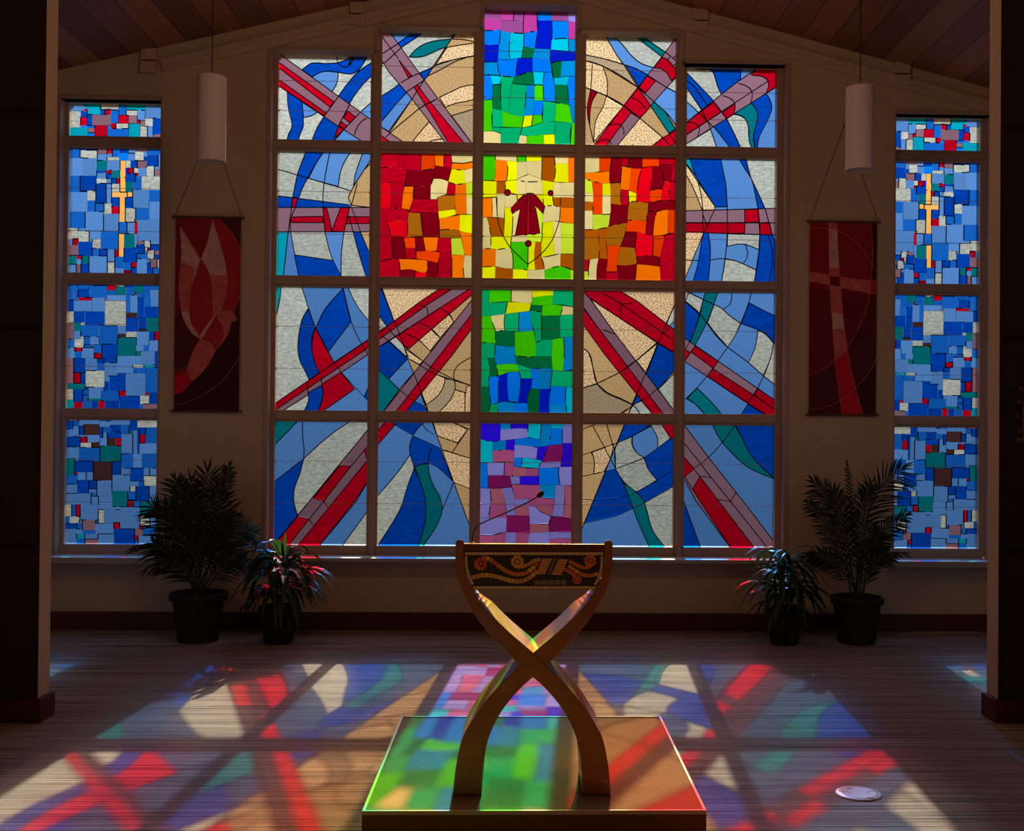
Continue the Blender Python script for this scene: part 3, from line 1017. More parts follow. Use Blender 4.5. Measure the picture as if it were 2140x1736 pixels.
MAIN[4,3] = (1410,860,5.787,"""
l
t 450,140 725,140 730,168 800,290 900,490 1020,640 1220,820 1000,730 860,655 700,510 575,370 500,250
B 725,140 1220,140 1220,815 1020,640 900,490 800,290
m 75,120 105,150 415,560 1220,1600 1220,1680 700,1680 75,745
r 75,505 235,690 120,785 75,770
r 305,785 990,1680 697,1680 215,940
B 75,985 325,1680 75,1680
- 75,330 310,625 435,790 675,1085 1150,1680
- 725,165 575,370 410,550 230,690
- 235,700 305,785
- 305,780 435,795
- 510,1060 675,1085 740,980
- 120,785 215,940
""")
# the two narrow windows are mirror images of one another: "colour x0 y0 x1 y1"
SIDE = {}
SIDE[0] = (100,190,4.4513,"""l 195,90,337,185;A 340,90,368,135;Y 340,138,368,165;r 340,168,368,187;T 372,90,490,218;w 492,90,658,178;b 662,90,732,223;T 736,90,905,178;l 908,90,1090,252
w 195,188,305,338;B 308,190,364,243;r 305,247,362,320;B 366,220,413,320;m 416,222,584,318;B 494,175,532,218;r 534,172,584,220;b 587,178,655,298;w 732,178,832,226;l 836,180,902,272;r 660,227,750,300;m 754,230,828,298
r 832,272,858,300;m 860,278,902,325;w 906,258,975,328;B 978,255,1090,403;m 978,405,1090,440;A 308,323,436,340;T 195,342,372,440;m 376,345,432,388;A 376,390,432,440;r 436,321,552,440;A 556,325,584,350;r 587,302,634,350
w 636,304,752,350;b 556,352,750,440;T 754,305,855,440;w 860,330,926,440;l 928,332,974,440""")
SIDE[1] = (100,190,4.4513,"""b 190,480,300,618;B 302,480,460,550;w 302,552,460,624;m 462,480,552,587;r 554,480,600,580;b 602,480,665,612;B 668,480,745,574;l 747,480,810,578;m 813,480,925,562;b 928,480,1090,595
l 462,590,550,645;l 554,583,600,612;w 552,615,664,645;A 668,577,745,645;l 748,580,810,645;w 813,565,890,648;l 893,565,923,610;B 893,613,923,648;B 926,598,1025,698;l 1027,598,1090,728
l 190,622,327,788;l 330,626,456,790;t 460,648,544,736;l 548,648,672,738;f 674,648,722,804;w 726,648,770,714;B 774,648,832,714;m 834,651,922,715
v 726,717,748,766;r 750,717,798,766;w 800,717,842,766;l 845,718,914,792;w 918,700,990,792;l 992,700,1024,730;m 992,733,1090,792
B 458,738,540,760;r 544,740,594,766;t 597,741,670,812;l 456,762,544,812;B 546,768,594,815;B 726,769,816,840;r 818,768,842,792;b 818,794,870,845
b 190,790,300,938;B 302,793,452,926;w 455,815,545,858;l 548,817,592,860;B 594,815,640,862;r 642,815,670,862;t 724,843,792,940;b 795,848,870,918;w 873,795,1090,919
B 448,861,542,1042;l 544,862,592,1042;w 594,865,670,938;f 672,806,721,940
l 190,941,366,1122;w 369,928,446,1018;f 594,942,738,987;f 740,942,788,987
b 369,1021,440,1122;b 442,1045,522,1122;w 524,1045,590,1142;B 593,990,664,1073;r 593,1075,664,1142;f 666,989,720,1218;B 722,990,788,1087;l 790,921,940,1090;b 943,921,1090,1025
w 722,1090,816,1220;b 818,1093,942,1195;l 945,1028,1090,1195
b 190,1125,346,1272;l 348,1125,518,1303;l 520,1145,660,1303;b 662,1221,735,1325;l 737,1222,805,1325;m 808,1197,833,1220;r 808,1222,833,1328;l 836,1198,1090,1395
w 190,1275,280,1372;l 282,1275,345,1300;w 283,1303,385,1402;l 387,1306,490,1375;b 493,1306,656,1472;f 658,1327,708,1540;t 711,1328,805,1458;l 808,1331,832,1458;m 836,1397,900,1428;w 903,1397,954,1452;l 956,1398,1090,1430
l 190,1374,232,1430;r 234,1374,281,1430;m 190,1432,281,1530;B 284,1404,412,1533;w 416,1378,490,1463;l 387,1378,414,1402;b 414,1465,480,1533;B 482,1474,552,1534;l 554,1475,622,1588;r 624,1475,656,1541;B 710,1460,826,1592;B 829,1430,900,1512;w 902,1455,928,1482;r 930,1455,954,1482;B 956,1432,1090,1482;l 902,1485,926,1510;w 928,1484,990,1560;m 992,1485,1090,1522;B 992,1525,1090,1560
t 190,1532,266,1610;r 269,1531,316,1560;l 269,1562,316,1610;t 318,1536,382,1608;l 384,1536,552,1700;w 554,1591,622,1700;b 624,1543,704,1645;l 624,1648,704,1700;b 707,1595,776,1664;r 778,1595,824,1641;B 778,1643,824,1700;b 828,1513,924,1560;l 828,1562,922,1700;l 926,1562,952,1592;B 926,1595,952,1645;m 954,1562,1016,1645;w 1018,1562,1090,1642;B 926,1648,976,1700;b 978,1645,1090,1700
l 190,1612,264,1700;m 266,1612,308,1700;B 310,1610,382,1700;R 707,1667,776,1700""")
SIDE[2] = (100,570,5.787,"""b 235,70,366,152;b 235,155,366,225;b 370,70,502,195;B 505,70,668,152;b 670,70,717,158;r 721,70,816,208;w 820,70,922,165;B 925,70,1045,168;t 1048,70,1144,236;b 1148,70,1400,204
B 368,198,504,297;b 507,154,717,302;b 721,210,816,264;t 820,168,945,264;b 948,171,1044,268;K 1047,238,1081,266;b 1084,240,1144,302;b 1148,207,1240,304;l 1243,207,1400,408
b 235,228,322,328;b 325,228,366,328;r 369,300,532,332;m 692,305,716,336;l 720,268,944,336;b 948,271,990,480;l 994,271,1081,481;B 1084,305,1165,540;b 1168,307,1239,410;B 1168,412,1400,540
B 235,330,315,464;l 318,335,532,464;l 536,305,687,467;w 691,340,944,640;K 948,484,1081,541
w 235,467,313,597;B 317,467,444,598;B 447,470,688,632;B 948,545,1095,708;B 1098,544,1196,680;t 1199,543,1400,706
m 235,600,311,800;t 314,600,396,699;w 399,601,444,632;b 400,635,617,768;b 620,640,843,862;l 847,645,943,735;K 847,738,945,781;w 948,712,1073,789;K 1098,683,1194,708
l 315,702,398,800;w 401,771,438,801;b 440,770,514,868;l 517,771,615,866;l 1076,711,1220,876;B 1223,709,1288,813;r 1290,709,1400,815
b 235,802,320,903;w 323,803,434,902;r 323,905,420,947;b 436,871,564,903;b 567,868,652,968;B 654,864,840,1085;t 844,784,1068,1002;l 1071,879,1157,942;b 1160,880,1225,944;l 1228,817,1400,944
l 235,906,323,1030;b 326,949,411,1030;l 414,905,561,1031;r 563,970,653,1036;t 1069,945,1131,1000;l 1134,947,1289,1110;B 1292,947,1400,1147
m 235,1033,312,1333;B 314,1033,455,1206;l 458,1034,590,1184;B 593,1038,682,1085;b 593,1088,680,1177;l 684,1087,833,1247;l 836,1005,1030,1210;l 1033,1004,1131,1110;w 1030,1113,1160,1145;T 1162,1113,1289,1145;b 1033,1148,1092,1212;b 1095,1148,1180,1212
r 314,1208,398,1334;B 400,1208,456,1334;w 459,1182,681,1380;l 684,1250,742,1312;B 684,1314,742,1424;B 745,1248,942,1424;B 836,1213,942,1245;l 945,1216,1180,1483;b 1184,1148,1400,1445
t 235,1336,453,1405;w 235,1408,312,1530;B 314,1408,422,1560;b 424,1418,492,1478;b 424,1480,490,1516;K 464,1519,486,1546;b 424,1519,461,1546;B 455,1383,493,1415;l 496,1383,641,1516;l 645,1383,673,1424;t 494,1519,641,1545;b 645,1427,862,1547;r 864,1426,942,1490;r 1184,1448,1222,1482;B 1225,1447,1400,1582
T 235,1533,312,1640;r 315,1562,421,1640;b 424,1549,524,1640;B 527,1549,611,1640;r 614,1549,684,1640;B 687,1550,866,1640;B 869,1493,1115,1640;w 1118,1485,1222,1584;b 1118,1587,1152,1640;m 1155,1585,1400,1640""")
SIDE[3] = (100,850,4.96,"""m 180,80,326,141;l 329,80,460,177;l 463,80,533,177;B 537,80,649,144;l 652,80,848,186;B 851,80,927,241;w 930,80,1190,211
B 180,143,262,230;b 264,143,326,201;l 329,179,374,201;K 376,180,533,287;l 537,146,649,207;b 570,210,648,262;B 537,210,568,323;B 651,189,760,262;b 763,189,839,278;B 930,213,1014,285;b 1016,214,1190,374
l 180,232,264,308;l 267,203,324,288;B 326,203,374,288;l 268,291,405,312;l 570,264,614,323;B 616,264,758,323;t 841,244,875,279;l 762,282,879,483;l 881,244,925,483;r 952,288,1012,378;B 928,243,950,483
B 180,310,338,413;r 340,314,406,370;l 408,291,534,367;w 341,372,454,420;K 456,370,536,425;l 539,326,617,404;K 619,326,703,404;r 706,325,758,408;l 953,377,1190,483
l 180,415,319,530;b 322,421,541,565;t 543,407,758,567;b 760,486,885,633;l 888,487,971,633;b 974,486,1190,633
t 180,533,278,700;l 280,533,318,558;B 280,562,471,675;K 473,570,664,760;B 666,568,754,703;l 756,635,853,703;B 856,635,993,768;l 996,635,1056,712;l 1058,635,1190,712
r 276,678,308,705;l 311,677,398,756;l 400,677,471,756;b 180,703,308,798;B 310,758,425,893;B 427,760,506,848;l 508,762,664,927;l 666,705,852,871;w 996,714,1190,816;l 855,768,938,820;b 941,768,994,820
l 180,800,306,896;l 423,850,506,893;t 668,873,827,1033;w 853,823,912,873;b 829,875,912,960;B 914,822,1049,972;l 1051,820,1190,977
l 180,898,448,1010;b 450,895,506,924;l 450,926,524,1010;l 526,930,665,1064;r 828,975,884,1034;b 886,975,958,1034;t 960,980,1190,1122
w 180,1013,246,1130;b 248,1013,292,1134;r 294,1013,334,1142;l 336,1013,522,1170;w 524,1066,580,1207;l 583,1066,744,1203;l 668,1036,744,1064;l 747,1036,954,1258;w 956,1124,1058,1224;l 1060,1124,1190,1238
b 180,1133,223,1204;w 226,1136,326,1203;l 328,1170,357,1203;m 359,1172,493,1277;b 495,1172,522,1205;l 496,1207,683,1313;r 685,1200,745,1262;r 956,1226,986,1262
B 180,1206,302,1262;b 304,1206,357,1264;l 180,1264,297,1430;l 300,1266,357,1314;b 360,1279,493,1314;T 299,1316,384,1365;l 386,1316,519,1369;l 521,1315,684,1430;B 687,1264,898,1430;m 900,1262,984,1331;r 896,1333,936,1375;b 988,1240,1190,1331;l 938,1333,1190,1430
b 299,1367,383,1430;m 385,1371,519,1430;b 900,1377,936,1430""")
# ------------------------------------------------------------------ surfaces
def plaster():
    return mat('cream_plaster', (196, 172, 142), .9, .15, noise=(9, 9, 9), bump=.15, dark=.93)
PL = plaster()
DARKPANEL = mat('dark_stone_panel', (52, 42, 32), .75, .2, noise=(8, 8, 8), dark=.8)
BASE = mat('dark_cherry_wood', (84, 38, 28), .5, .3, noise=(4, 4, 30), dark=.8)
# carpet with dark ribs along x
def carpet(name, rgb, ribs, grain):
    mt = D.materials.new(name); mt.use_nodes = True; n = mt.node_tree; N = n.nodes; L = n.links; b = N['Principled BSDF']
    b.inputs['Roughness'].default_value = 1; b.inputs['Specular IOR Level'].default_value = .1
    t = N.new('ShaderNodeTexCoord'); c = lin(rgb)
    def nz(scale, det=2):
        mp = N.new('ShaderNodeMapping'); mp.inputs['Scale'].default_value = scale; z = N.new('ShaderNodeTexNoise'); z.inputs['Scale'].default_value = 1; z.inputs['Detail'].default_value = det
        L.new(t.outputs['Object'], mp.inputs[0]); L.new(mp.outputs[0], z.inputs['Vector']); return z
    g = nz(grain, 3); r1 = N.new('ShaderNodeMapRange'); r1.inputs['From Min'].default_value = .3; r1.inputs['From Max'].default_value = .7; r1.inputs['To Min'].default_value = .6; r1.inputs['To Max'].default_value = 1.35
    L.new(g.outputs['Fac'], r1.inputs['Value']); f = r1.outputs[0]
    if ribs:
        a = nz((.8, 95, 1), 1); r2 = N.new('ShaderNodeMapRange'); r2.inputs['From Min'].default_value = .40; r2.inputs['From Max'].default_value = .47; r2.inputs['To Min'].default_value = .30; r2.inputs['To Max'].default_value = 1
        L.new(a.outputs['Fac'], r2.inputs['Value']); mu = N.new('ShaderNodeMath'); mu.operation = 'MULTIPLY'; L.new(f, mu.inputs[0]); L.new(r2.outputs[0], mu.inputs[1]); f = mu.outputs[0]
        bb = nz((.5, 9, 1), 1); r3 = N.new('ShaderNodeMapRange'); r3.inputs['From Min'].default_value = .35; r3.inputs['From Max'].default_value = .65; r3.inputs['To Min'].default_value = .85; r3.inputs['To Max'].default_value = 1.12
        L.new(bb.outputs['Fac'], r3.inputs['Value']); mu = N.new('ShaderNodeMath'); mu.operation = 'MULTIPLY'; L.new(f, mu.inputs[0]); L.new(r3.outputs[0], mu.inputs[1]); f = mu.outputs[0]
    vm = N.new('ShaderNodeVectorMath'); vm.operation = 'SCALE'; vm.inputs[0].default_value = c; L.new(f, vm.inputs['Scale']); L.new(vm.outputs[0], b.inputs['Base Color'])
    bp = N.new('ShaderNodeBump'); bp.inputs['Strength'].default_value = .5; bp.inputs['Distance'].default_value = .004; L.new(f, bp.inputs['Height']); L.new(bp.outputs[0], b.inputs['Normal'])
    return mt
def struct(o): return tag(o, kind='structure')
b = MB(); b.box(-6, 6, -8, 10.35, -.2, 0); struct(b.make('floor', carpet('striped_carpet', (160, 142, 128), True, (260, 260, 260))))
# ceiling boards
def boards():
    mt = D.materials.new('ceiling_boards'); mt.use_nodes = True; n = mt.node_tree; N = n.nodes; L = n.links; b = N['Principled BSDF']
    b.inputs['Roughness'].default_value = .6
    t = N.new('ShaderNodeTexCoord'); s = N.new('ShaderNodeSeparateXYZ'); L.new(t.outputs['Object'], s.inputs[0])
    dv = N.new('ShaderNodeMath'); dv.operation = 'DIVIDE'; dv.inputs[1].default_value = .245; L.new(s.outputs['X'], dv.inputs[0])
    fl = N.new('ShaderNodeMath'); fl.operation = 'FLOOR'; fr = N.new('ShaderNodeMath'); fr.operation = 'FRACT'; L.new(dv.outputs[0], fl.inputs[0]); L.new(dv.outputs[0], fr.inputs[0])
    wn = N.new('ShaderNodeTexWhiteNoise'); wn.noise_dimensions = '1D'; L.new(fl.outputs[0], wn.inputs['W'])
    rp = N.new('ShaderNodeValToRGB'); L.new(wn.outputs['Value'], rp.inputs[0]); rp.color_ramp.elements[0].color = (.16, .055, .025, 1); rp.color_ramp.elements[1].color = (.40, .155, .06, 1)
    mp = N.new('ShaderNodeMapping'); mp.inputs['Scale'].default_value = (30, 1.6, 30); nz = N.new('ShaderNodeTexNoise'); nz.inputs['Detail'].default_value = 5; nz.inputs['Scale'].default_value = 1
    L.new(t.outputs['Object'], mp.inputs[0]); L.new(mp.outputs[0], nz.inputs['Vector'])
    mr = N.new('ShaderNodeMapRange'); mr.inputs['To Min'].default_value = .55; mr.inputs['To Max'].default_value = 1.3; L.new(nz.outputs['Fac'], mr.inputs['Value'])
    gp = N.new('ShaderNodeMath'); gp.operation = 'GREATER_THAN'; gp.inputs[1].default_value = .035; L.new(fr.outputs[0], gp.inputs[0])
    m1 = N.new('ShaderNodeMath'); m1.operation = 'MULTIPLY'; L.new(mr.outputs[0], m1.inputs[0])
    m2 = N.new('ShaderNodeMapRange'); m2.inputs['To Min'].default_value = .2; L.new(gp.outputs[0], m2.inputs['Value']); L.new(m2.outputs[0], m1.inputs[1])
    vm = N.new('ShaderNodeVectorMath'); vm.operation = 'SCALE'; L.new(rp.outputs[0], vm.inputs[0]); L.new(m1.outputs[0], vm.inputs['Scale']); L.new(vm.outputs[0], b.inputs['Base Color'])
    return mt
def cz(x): return 5.862 - .248 * abs(x - .05)
b = MB(); P = [(-6, cz(-6)), (.05, cz(.05)), (6, cz(6)), (6, cz(6)+.15), (.05, cz(.05)+.15), (-6, cz(-6)+.15)]
b.prism(P, -8, 10.35); o = struct(b.make('ceiling', boards())); recalc(o)
# window wall with its stepped opening and two narrow openings
YW, YG, YB = 10.10, 10.25, 10.35
XO = [-2.238, -1.3155, -.391, .5045, 1.427, 2.365]; ZO = [5.062, 5.280, 5.503, 5.280, 5.016]; SILL = .628; TOP = 5.95
b = MB()
def colm(x0, x1, za=None, zb=None):
    def cap(z0):
        t = [(x0, cz(x0)+.05), (x1, cz(x1)+.05)]
        if x0 < .05 < x1: t.insert(1, (.05, cz(.05)+.05))
        b.prism([(x1, z0), (x0, z0)] + t, YW, YB)
    if za is None: cap(0)
    else: b.box(x0, x1, YW, YB, 0, za); cap(zb)
colm(-6, -4.03); colm(-4.03, -3.145, SILL, 4.60); colm(-3.145, XO[0])
for i in range(5): colm(XO[i], XO[i+1], SILL, ZO[i])
colm(XO[5], 3.307); colm(3.307, 4.19, SILL, 4.60); colm(4.19, 6)
o = struct(b.make('wall_back', PL)); recalc(o)
b = MB(); b.box(-6, 6, YW-.03, YW, 0, .152); struct(b.make('baseboard_back', BASE, bevel=.004))
# wings of the chancel arch
for sgn, xe, nm in ((-1, -2.856, 'left'), (1, 2.935, 'right')):
    b = MB(); xo = 6 * sgn
    poly = [(xe, 0), (xo, 0), (xo, cz(xo)+.05), (xe, cz(xe)+.05)]
    b.prism(poly if sgn > 0 else poly[::-1], 6.95, 7.12); b.i[0] = 1
    o = struct(b.make('wall_' + nm, [PL, DARKPANEL])); recalc(o)
    b = MB(); b.box(xe - sgn*.026, xo, 6.925, 7.145, 0, .14); struct(b.make('baseboard_' + nm, BASE, bevel=.004))
    t = MB()
    for z in (1.05, 2.35, 3.65): t.box(xe + sgn*.02, xo, 6.944, 6.951, z-.004, z+.004)
    struct(t.make('trim_' + ('1' if sgn < 0 else '2'), mat('dark_joint', (24, 18, 14))))
b = MB(); b.box(-6.1, -6, -8, 10.35, 0, 4.6); struct(b.make('wall_far_left', PL))
b = MB(); b.box(6, 6.1, -8, 10.35, 0, 4.6); struct(b.make('wall_far_right', PL))
b = MB(); b.box(-6, 6, -8.1, -8, 0, 5.95); struct(b.make('wall_front', PL))
# raised channel running under the ceiling on the window wall
b = MB()
def chan(xa, xb):
    b.bar((xa, YW-.015, cz(xa)-.168), (xb, YW-.015, cz(xb)-.168), .11, .03); b.bar((xa, YW-.035, cz(xa)-.15), (xb, YW-.035, cz(xb)-.15), .05, .025)
chan(-3.15, .05); chan(.05, 5.5)
struct(b.make('trim_3', PL))
b = MB()
for px, py in ((313, 130), (748, 33), (1464, 47), (1885, 158)):
    p = atY(px, py, YW)
    sl = .248 if p.x < .05 else -.248
    b.bar((p.x, YW-.03, p.z-.10), (p.x + .03*sl, YW-.03, p.z-.012), .13, .06); b.bar((p.x, YW-.02, p.z+.012), (p.x, YW-.02, p.z+.11), .13, .04)
struct(b.make('trim_4', PL))

# ------------------------------------------------------------------ windows
ZB = [4.3041, 3.0994, 1.9088, .7191]; ZT = [None, 4.2077, 3.0051, 1.8123]; ZT0 = [5.073, 5.290, 5.513, 5.290, 5.025]
XC = [.0546 + (i-2) * .9078 for i in range(5)]; HW = .4095
win = struct(empty('window_1', loc=(.06, YG, SILL)))
def part(bm_, name, m_, parent, bevel=0):
    bm_.v = [v - parent.location for v in bm_.v]; return bm_.make(name, m_, parent, bevel=bevel)
def parse(data):
    ox, oy, k, s = data; L = [q for q in s.strip().split('\n')]; bgc = L[0].strip(); P = []; C = []; LN = []
    for q in L[1:]:
        t = q.split(); pts = [tuple(float(a) for a in u.split(',')) for u in t[1:]]
        pts = smooth_path(pts, t[0] != '-')
        pts = [atY(ox + x/k, oy + y/k, YG) for x, y in pts]; pts = [(p.x, p.z) for p in pts]
        if t[0] == '-': LN.append(pts)
        else: P.append(pts); C.append(t[0])
    return bgc, P, C, LN
for (i, j), d in MAIN.items():
    bgc, P, C, LN = parse(d)
    rect = (XC[i]-HW, XC[i]+HW, ZB[j], ZT[j] if j else ZT0[i]+.012)
    g = glass_panel(win, rect, bgc, P, C, LN, YG, i*7+j)
    g.location = Vector(g.location) - win.location
fr = MB()
EDG = [XC[0]-HW] + [(XC[i]+XC[i+1])/2 for i in range(4)] + [XC[4]+HW]
for i in range(5):      # bars between the rows, with a raised fillet
    for j in range(3):
        za, zb = ZT[j+1], ZB[j]; xa, xb = XC[i]-HW, XC[i]+HW
        fr.box(xa, xb, 10.215, 10.30, za-.004, zb+.004); fr.box(xa, xb, 10.185, 10.216, za+.022, zb-.022)
for i in range(4):
    zt = min(ZT0[i], ZT0[i+1]); xa, xb = XC[i]+HW, XC[i+1]-HW; zm = max(ZO[i], ZO[i+1])+.03
    fr.box(xa-.004, xb+.004, 10.213, 10.302, ZB[3]-.10, zm); fr.box(xa+.022, xb-.022, 10.18, 10.214, ZB[3]-.10, zm-.08)
for i in range(5):      # head above and rail below each column
    xa = XO[i] - .12 if i == 0 else XC[i]-HW; xb = XO[5] + .12 if i == 4 else XC[i]+HW
    fr.box(xa, xb, 10.215, 10.302, ZT0[i]+.004, ZO[i]+.05); fr.box(xa, xb, 10.195, 10.302, ZB[3]-.10, ZB[3]+.003)
for s, x in ((-1, XC[0]-HW), (1, XC[4]+HW)):
    fr.box(x - s*.004, x + s*.16, 10.2, 10.302, ZB[3]-.07, 5.15)
part(fr, 'window_frame', METAL, win, .002)
ca = MB()               # thin metal lining round the stepped opening
for i in range(5):
    ca.box(XO[i] - .0, XO[i+1], YW-.015, 10.215, ZO[i], ZO[i]+.026)
    for k, s in ((i, 1), (i+1, -1)):
        nb = (ZO[i-1] if k == i else ZO[i+1]) if 0 <= (i-1 if k == i else i+1) < 5 else SILL
        if nb < ZO[i]:
            ca.box(XO[k], XO[k] + s*.036, YW-.015, 10.2, nb+.026 if nb > SILL else SILL+.012, ZO[i])
part(ca, 'casing', METAL, win, .002)
SILLM = mat('sill_stone', (168, 156, 144), .35, .5)
si = MB(); si.box(XO[0]-.03, XO[5]+.03, 9.935, 10.2, SILL-.02, SILL+.012); part(si, 'window_sill', SILLM, win, .003)

def side_parse(d, mirror):
    ox, oy, k, s = d; P = []; C = []
    for q in s.replace('\n', ';').split(';'):
        c, nums = q.split(' '); x0, y0, x1, y1 = [float(a) for a in nums.split(',')]
        rn = random.Random(hash((x0, y0, x1)) % 9999)
        x0, x1, y0, y1 = x0-1, x1+1, y0-1, y1+1
        pts = [atY(ox + x/k, oy + (y + rn.uniform(-1.2, 1.2))/k, YG) for x, y in ((x0, y0), (x1, y0), (x1, y1), (x0, y1))]
        pts = [((2*.07 - p.x) if mirror else p.x, p.z) for p in pts]
        P.append(pts); C.append(c)
    return P, C
for mirror, nm in ((False, 'window_2'), (True, 'window_3')):
    xa, xb = -3.99, -3.15
    oa, ob = -4.03, -3.145
    if mirror: xa, xb = .14 - xb, .14 - xa; oa, ob = 3.307, 4.19
    wo = struct(empty(nm, loc=((xa+xb)/2, YG, SILL)))
    zts = [4.64, ZT[1], ZT[2], ZT[3]]
    for j in range(4):
        P, C = side_parse(SIDE[j], mirror)
        g = glass_panel(wo, (xa, xb, ZB[j], zts[j]), '0', P, C, [], YG, 50+j)
        g.location = Vector(g.location) - wo.location
    fr = MB()
    for j in range(3):
        fr.box(xa, xb, 10.215, 10.30, ZT[j+1]-.004, ZB[j]+.004); fr.box(xa, xb, 10.185, 10.216, ZT[j+1]+.022, ZB[j]-.022)
    fr.box(xa-.06, xb+.06, 10.215, 10.302, 4.63, 4.72); fr.box(xa-.03, xb+.03, 10.195, 10.302, ZB[3]-.10, ZB[3]+.003)
    fr.box(xa-.09, xa+.004, 10.2, 10.3, ZB[3]-.07, 4.6); fr.box(xb-.004, xb+.09, 10.2, 10.3, ZB[3]-.07, 4.6)
    part(fr, 'window_frame', METAL, wo, .002)
    ca = MB(); ca.box(oa, ob, YW-.012, 10.215, 4.60, 4.63); ca.box(oa, oa+.012, YW-.012, 10.2, SILL, 4.60); ca.box(ob-.012, ob, YW-.012, 10.2, SILL, 4.60)
    part(ca, 'casing', METAL, wo, .002)
    si = MB(); si.box(oa-.045, ob+.045, 9.93, 10.2, SILL-.045, SILL+.008); part(si, 'window_sill', SILLM, wo, .004)
# ------------------------------------------------------------------ platform
PX0, PX1, PY0, PY1, PH = -.652, .804, 4.864, 6.450, .16
pf = empty('platform', 'low square carpeted platform with pale edging under the crossed wooden lectern', 'platform', loc=(.076, 5.657, 0))
b = MB(); b.box(PX0+.012, PX1-.012, PY0+.012, PY1-.012, 0, PH-.003); part(b, 'carpeted_top', carpet('brown_carpet', (146, 120, 90), False, (420, 130, 260)), pf)
b = MB()
for x0, x1, y0, y1 in ((PX0, PX1, PY0, PY0+.013), (PX0, PX1, PY1-.013, PY1), (PX0, PX0+.013, PY0+.013, PY1-.013), (PX1-.013, PX1, PY0+.013, PY1-.013)): b.box(x0, x1, y0, y1, PH-.016, PH+.002)
part(b, 'edge_trim', mat('pale_edging', (206, 190, 168), .55, .3), pf, .002)
b = MB()
for x0, x1, y0, y1 in ((PX0+.001, PX1-.001, PY0+.001, PY0+.012), (PX0+.001, PX1-.001, PY1-.012, PY1-.001), (PX0+.001, PX0+.012, PY0+.012, PY1-.012), (PX1-.012, PX1-.001, PY0+.012, PY1-.012)): b.box(x0, x1, y0, y1, 0, PH-.016)
part(b, 'side_board', mat('brown_side_board', (120, 88, 58), .8, .2, noise=(20, 20, 3), dark=.85), pf)

# ------------------------------------------------------------------ lectern
YF, YR = 5.075, 5.425
WOOD = mat('lectern_wood', (150, 100, 58), .4, .5, noise=(6, 6, 40), dark=.86, coat=.3)
def xz(x, y, Y=YF):
    p = atY(x, y, Y); return (p.x, p.z)
lo_ = [(952,1134),(952,1184),(959,1219),(975,1256),(994,1288),(1019,1320),(1049,1352.5),(1067.5,1371),(1085,1389.4),(1113.4,1414.5),(1133.5,1432),(1160,1461),(1182,1492),(1202,1534.5),(1211,1572),(1215.7,1617),(1217,1661)]
in_ = [(969.5,1134),(970,1184),(975,1207),(987,1228),(1005,1260),(1030.6,1288),(1063,1320),(1093,1345.6),(1115,1364.5),(1142,1390),(1156,1406),(1173,1421),(1213,1466),(1242,1510),(1258,1539),(1267,1575),(1273.5,1617),(1277,1661)]
capp = [(953.5,1130),(957,1127.5),(961,1126.5),(965,1127.5),(968.5,1130)]
A_ = smooth_path([xz(*p) for p in lo_], False); B_ = smooth_path([xz(*p) for p in in_], False)
for L_ in (A_, B_): L_[-1] = (L_[-1][0], PH)
def strip_mb(A, B, cap, y0, y1, mir=None):
    # resample both edges to the same count and sweep quads, so the curved member stays clean
    def res(L, n):
        d = [0]
        for a, c in zip(L, L[1:]): d.append(d[-1] + math.hypot(c[0]-a[0], c[1]-a[1]))
        out = []
        for k in range(n):
            t = d[-1] * k / (n-1); i = max(j for j in range(len(d)) if d[j] <= t + 1e-9); i = min(i, len(L)-2); u = (t-d[i]) / ((d[i+1]-d[i]) or 1)
            out.append((L[i][0] + (L[i+1][0]-L[i][0])*u, L[i][1] + (L[i+1][1]-L[i][1])*u))
        return out
    n = 48; A, B = res(A, n), res(B, n); b = MB(); f = (lambda x: x) if mir is None else (lambda x: 2*mir - x)
    vs = []
    for y in (y0, y1):
        for L in (A, B): vs += [(f(p[0]), y, p[1]) for p in L]
    fs = []
    for k in range(n-1):
        a0, a1, b0, b1 = k, k+1, n+k, n+k+1
        fs += [(a0, a1, b1, b0), (2*n+a0, 2*n+b0, 2*n+b1, 2*n+a1), (a0, 2*n+a0, 2*n+a1, a1), (b0, b1, 2*n+b1, 2*n+b0)]
    fs += [(n-1, 3*n-1, 4*n-1, 2*n-1)]
    b.add(vs, fs)
    cp = [A[0]] + cap + [B[0]]; m0 = len(b.v); k = len(cp)
    b.add([(f(p[0]), y, p[1]) for y in (y0, y1) for p in cp], [list(range(k)), [k+i for i in range(k)][::-1]] + [[i, i+1, k+i+1, k+i] for i in range(k-1)])
    return b
XM = (xz(1115.5, 1136)[0] + xz(1113, 1661)[0]) / 2
lec = empty('lectern', 'wooden lectern of two crossing curved members with a mosaic front panel', 'lectern', loc=(XM, 5.25, PH))
def fin(b, name, m_, parent, bevel=0, sm=False):
    b.v = [v - parent.location for v in b.v]; o = b.make(name, m_, parent, bevel=bevel); recalc(o)
    return o
CAP = [xz(*p) for p in capp]
def weld(o, d=.0004):
    bm = bmesh.new(); bm.from_mesh(o.data); bmesh.ops.remove_doubles(bm, verts=bm.verts, dist=d); bmesh.ops.recalc_face_normals(bm, faces=bm.faces); bm.to_mesh(o.data); bm.free()
zhi = xz(961, 1126.5)[1] - PH
o1 = fin(strip_mb(A_, B_, CAP, YF, YR), 'curved_member', WOOD, lec, .0035); weld(o1)
o2 = fin(strip_mb(A_, B_, CAP, YF+.0025, YR-.0025, XM), 'curved_member', WOOD, lec, .0035); weld(o2)
for o in (o1, o2):        # the tops of the horns fall away towards the reader
    for v in o.data.vertices:
        zc = zhi - .32
        if v.co.y > 0 and v.co.z > zc: v.co.z = zc + (v.co.z - zc) * .52
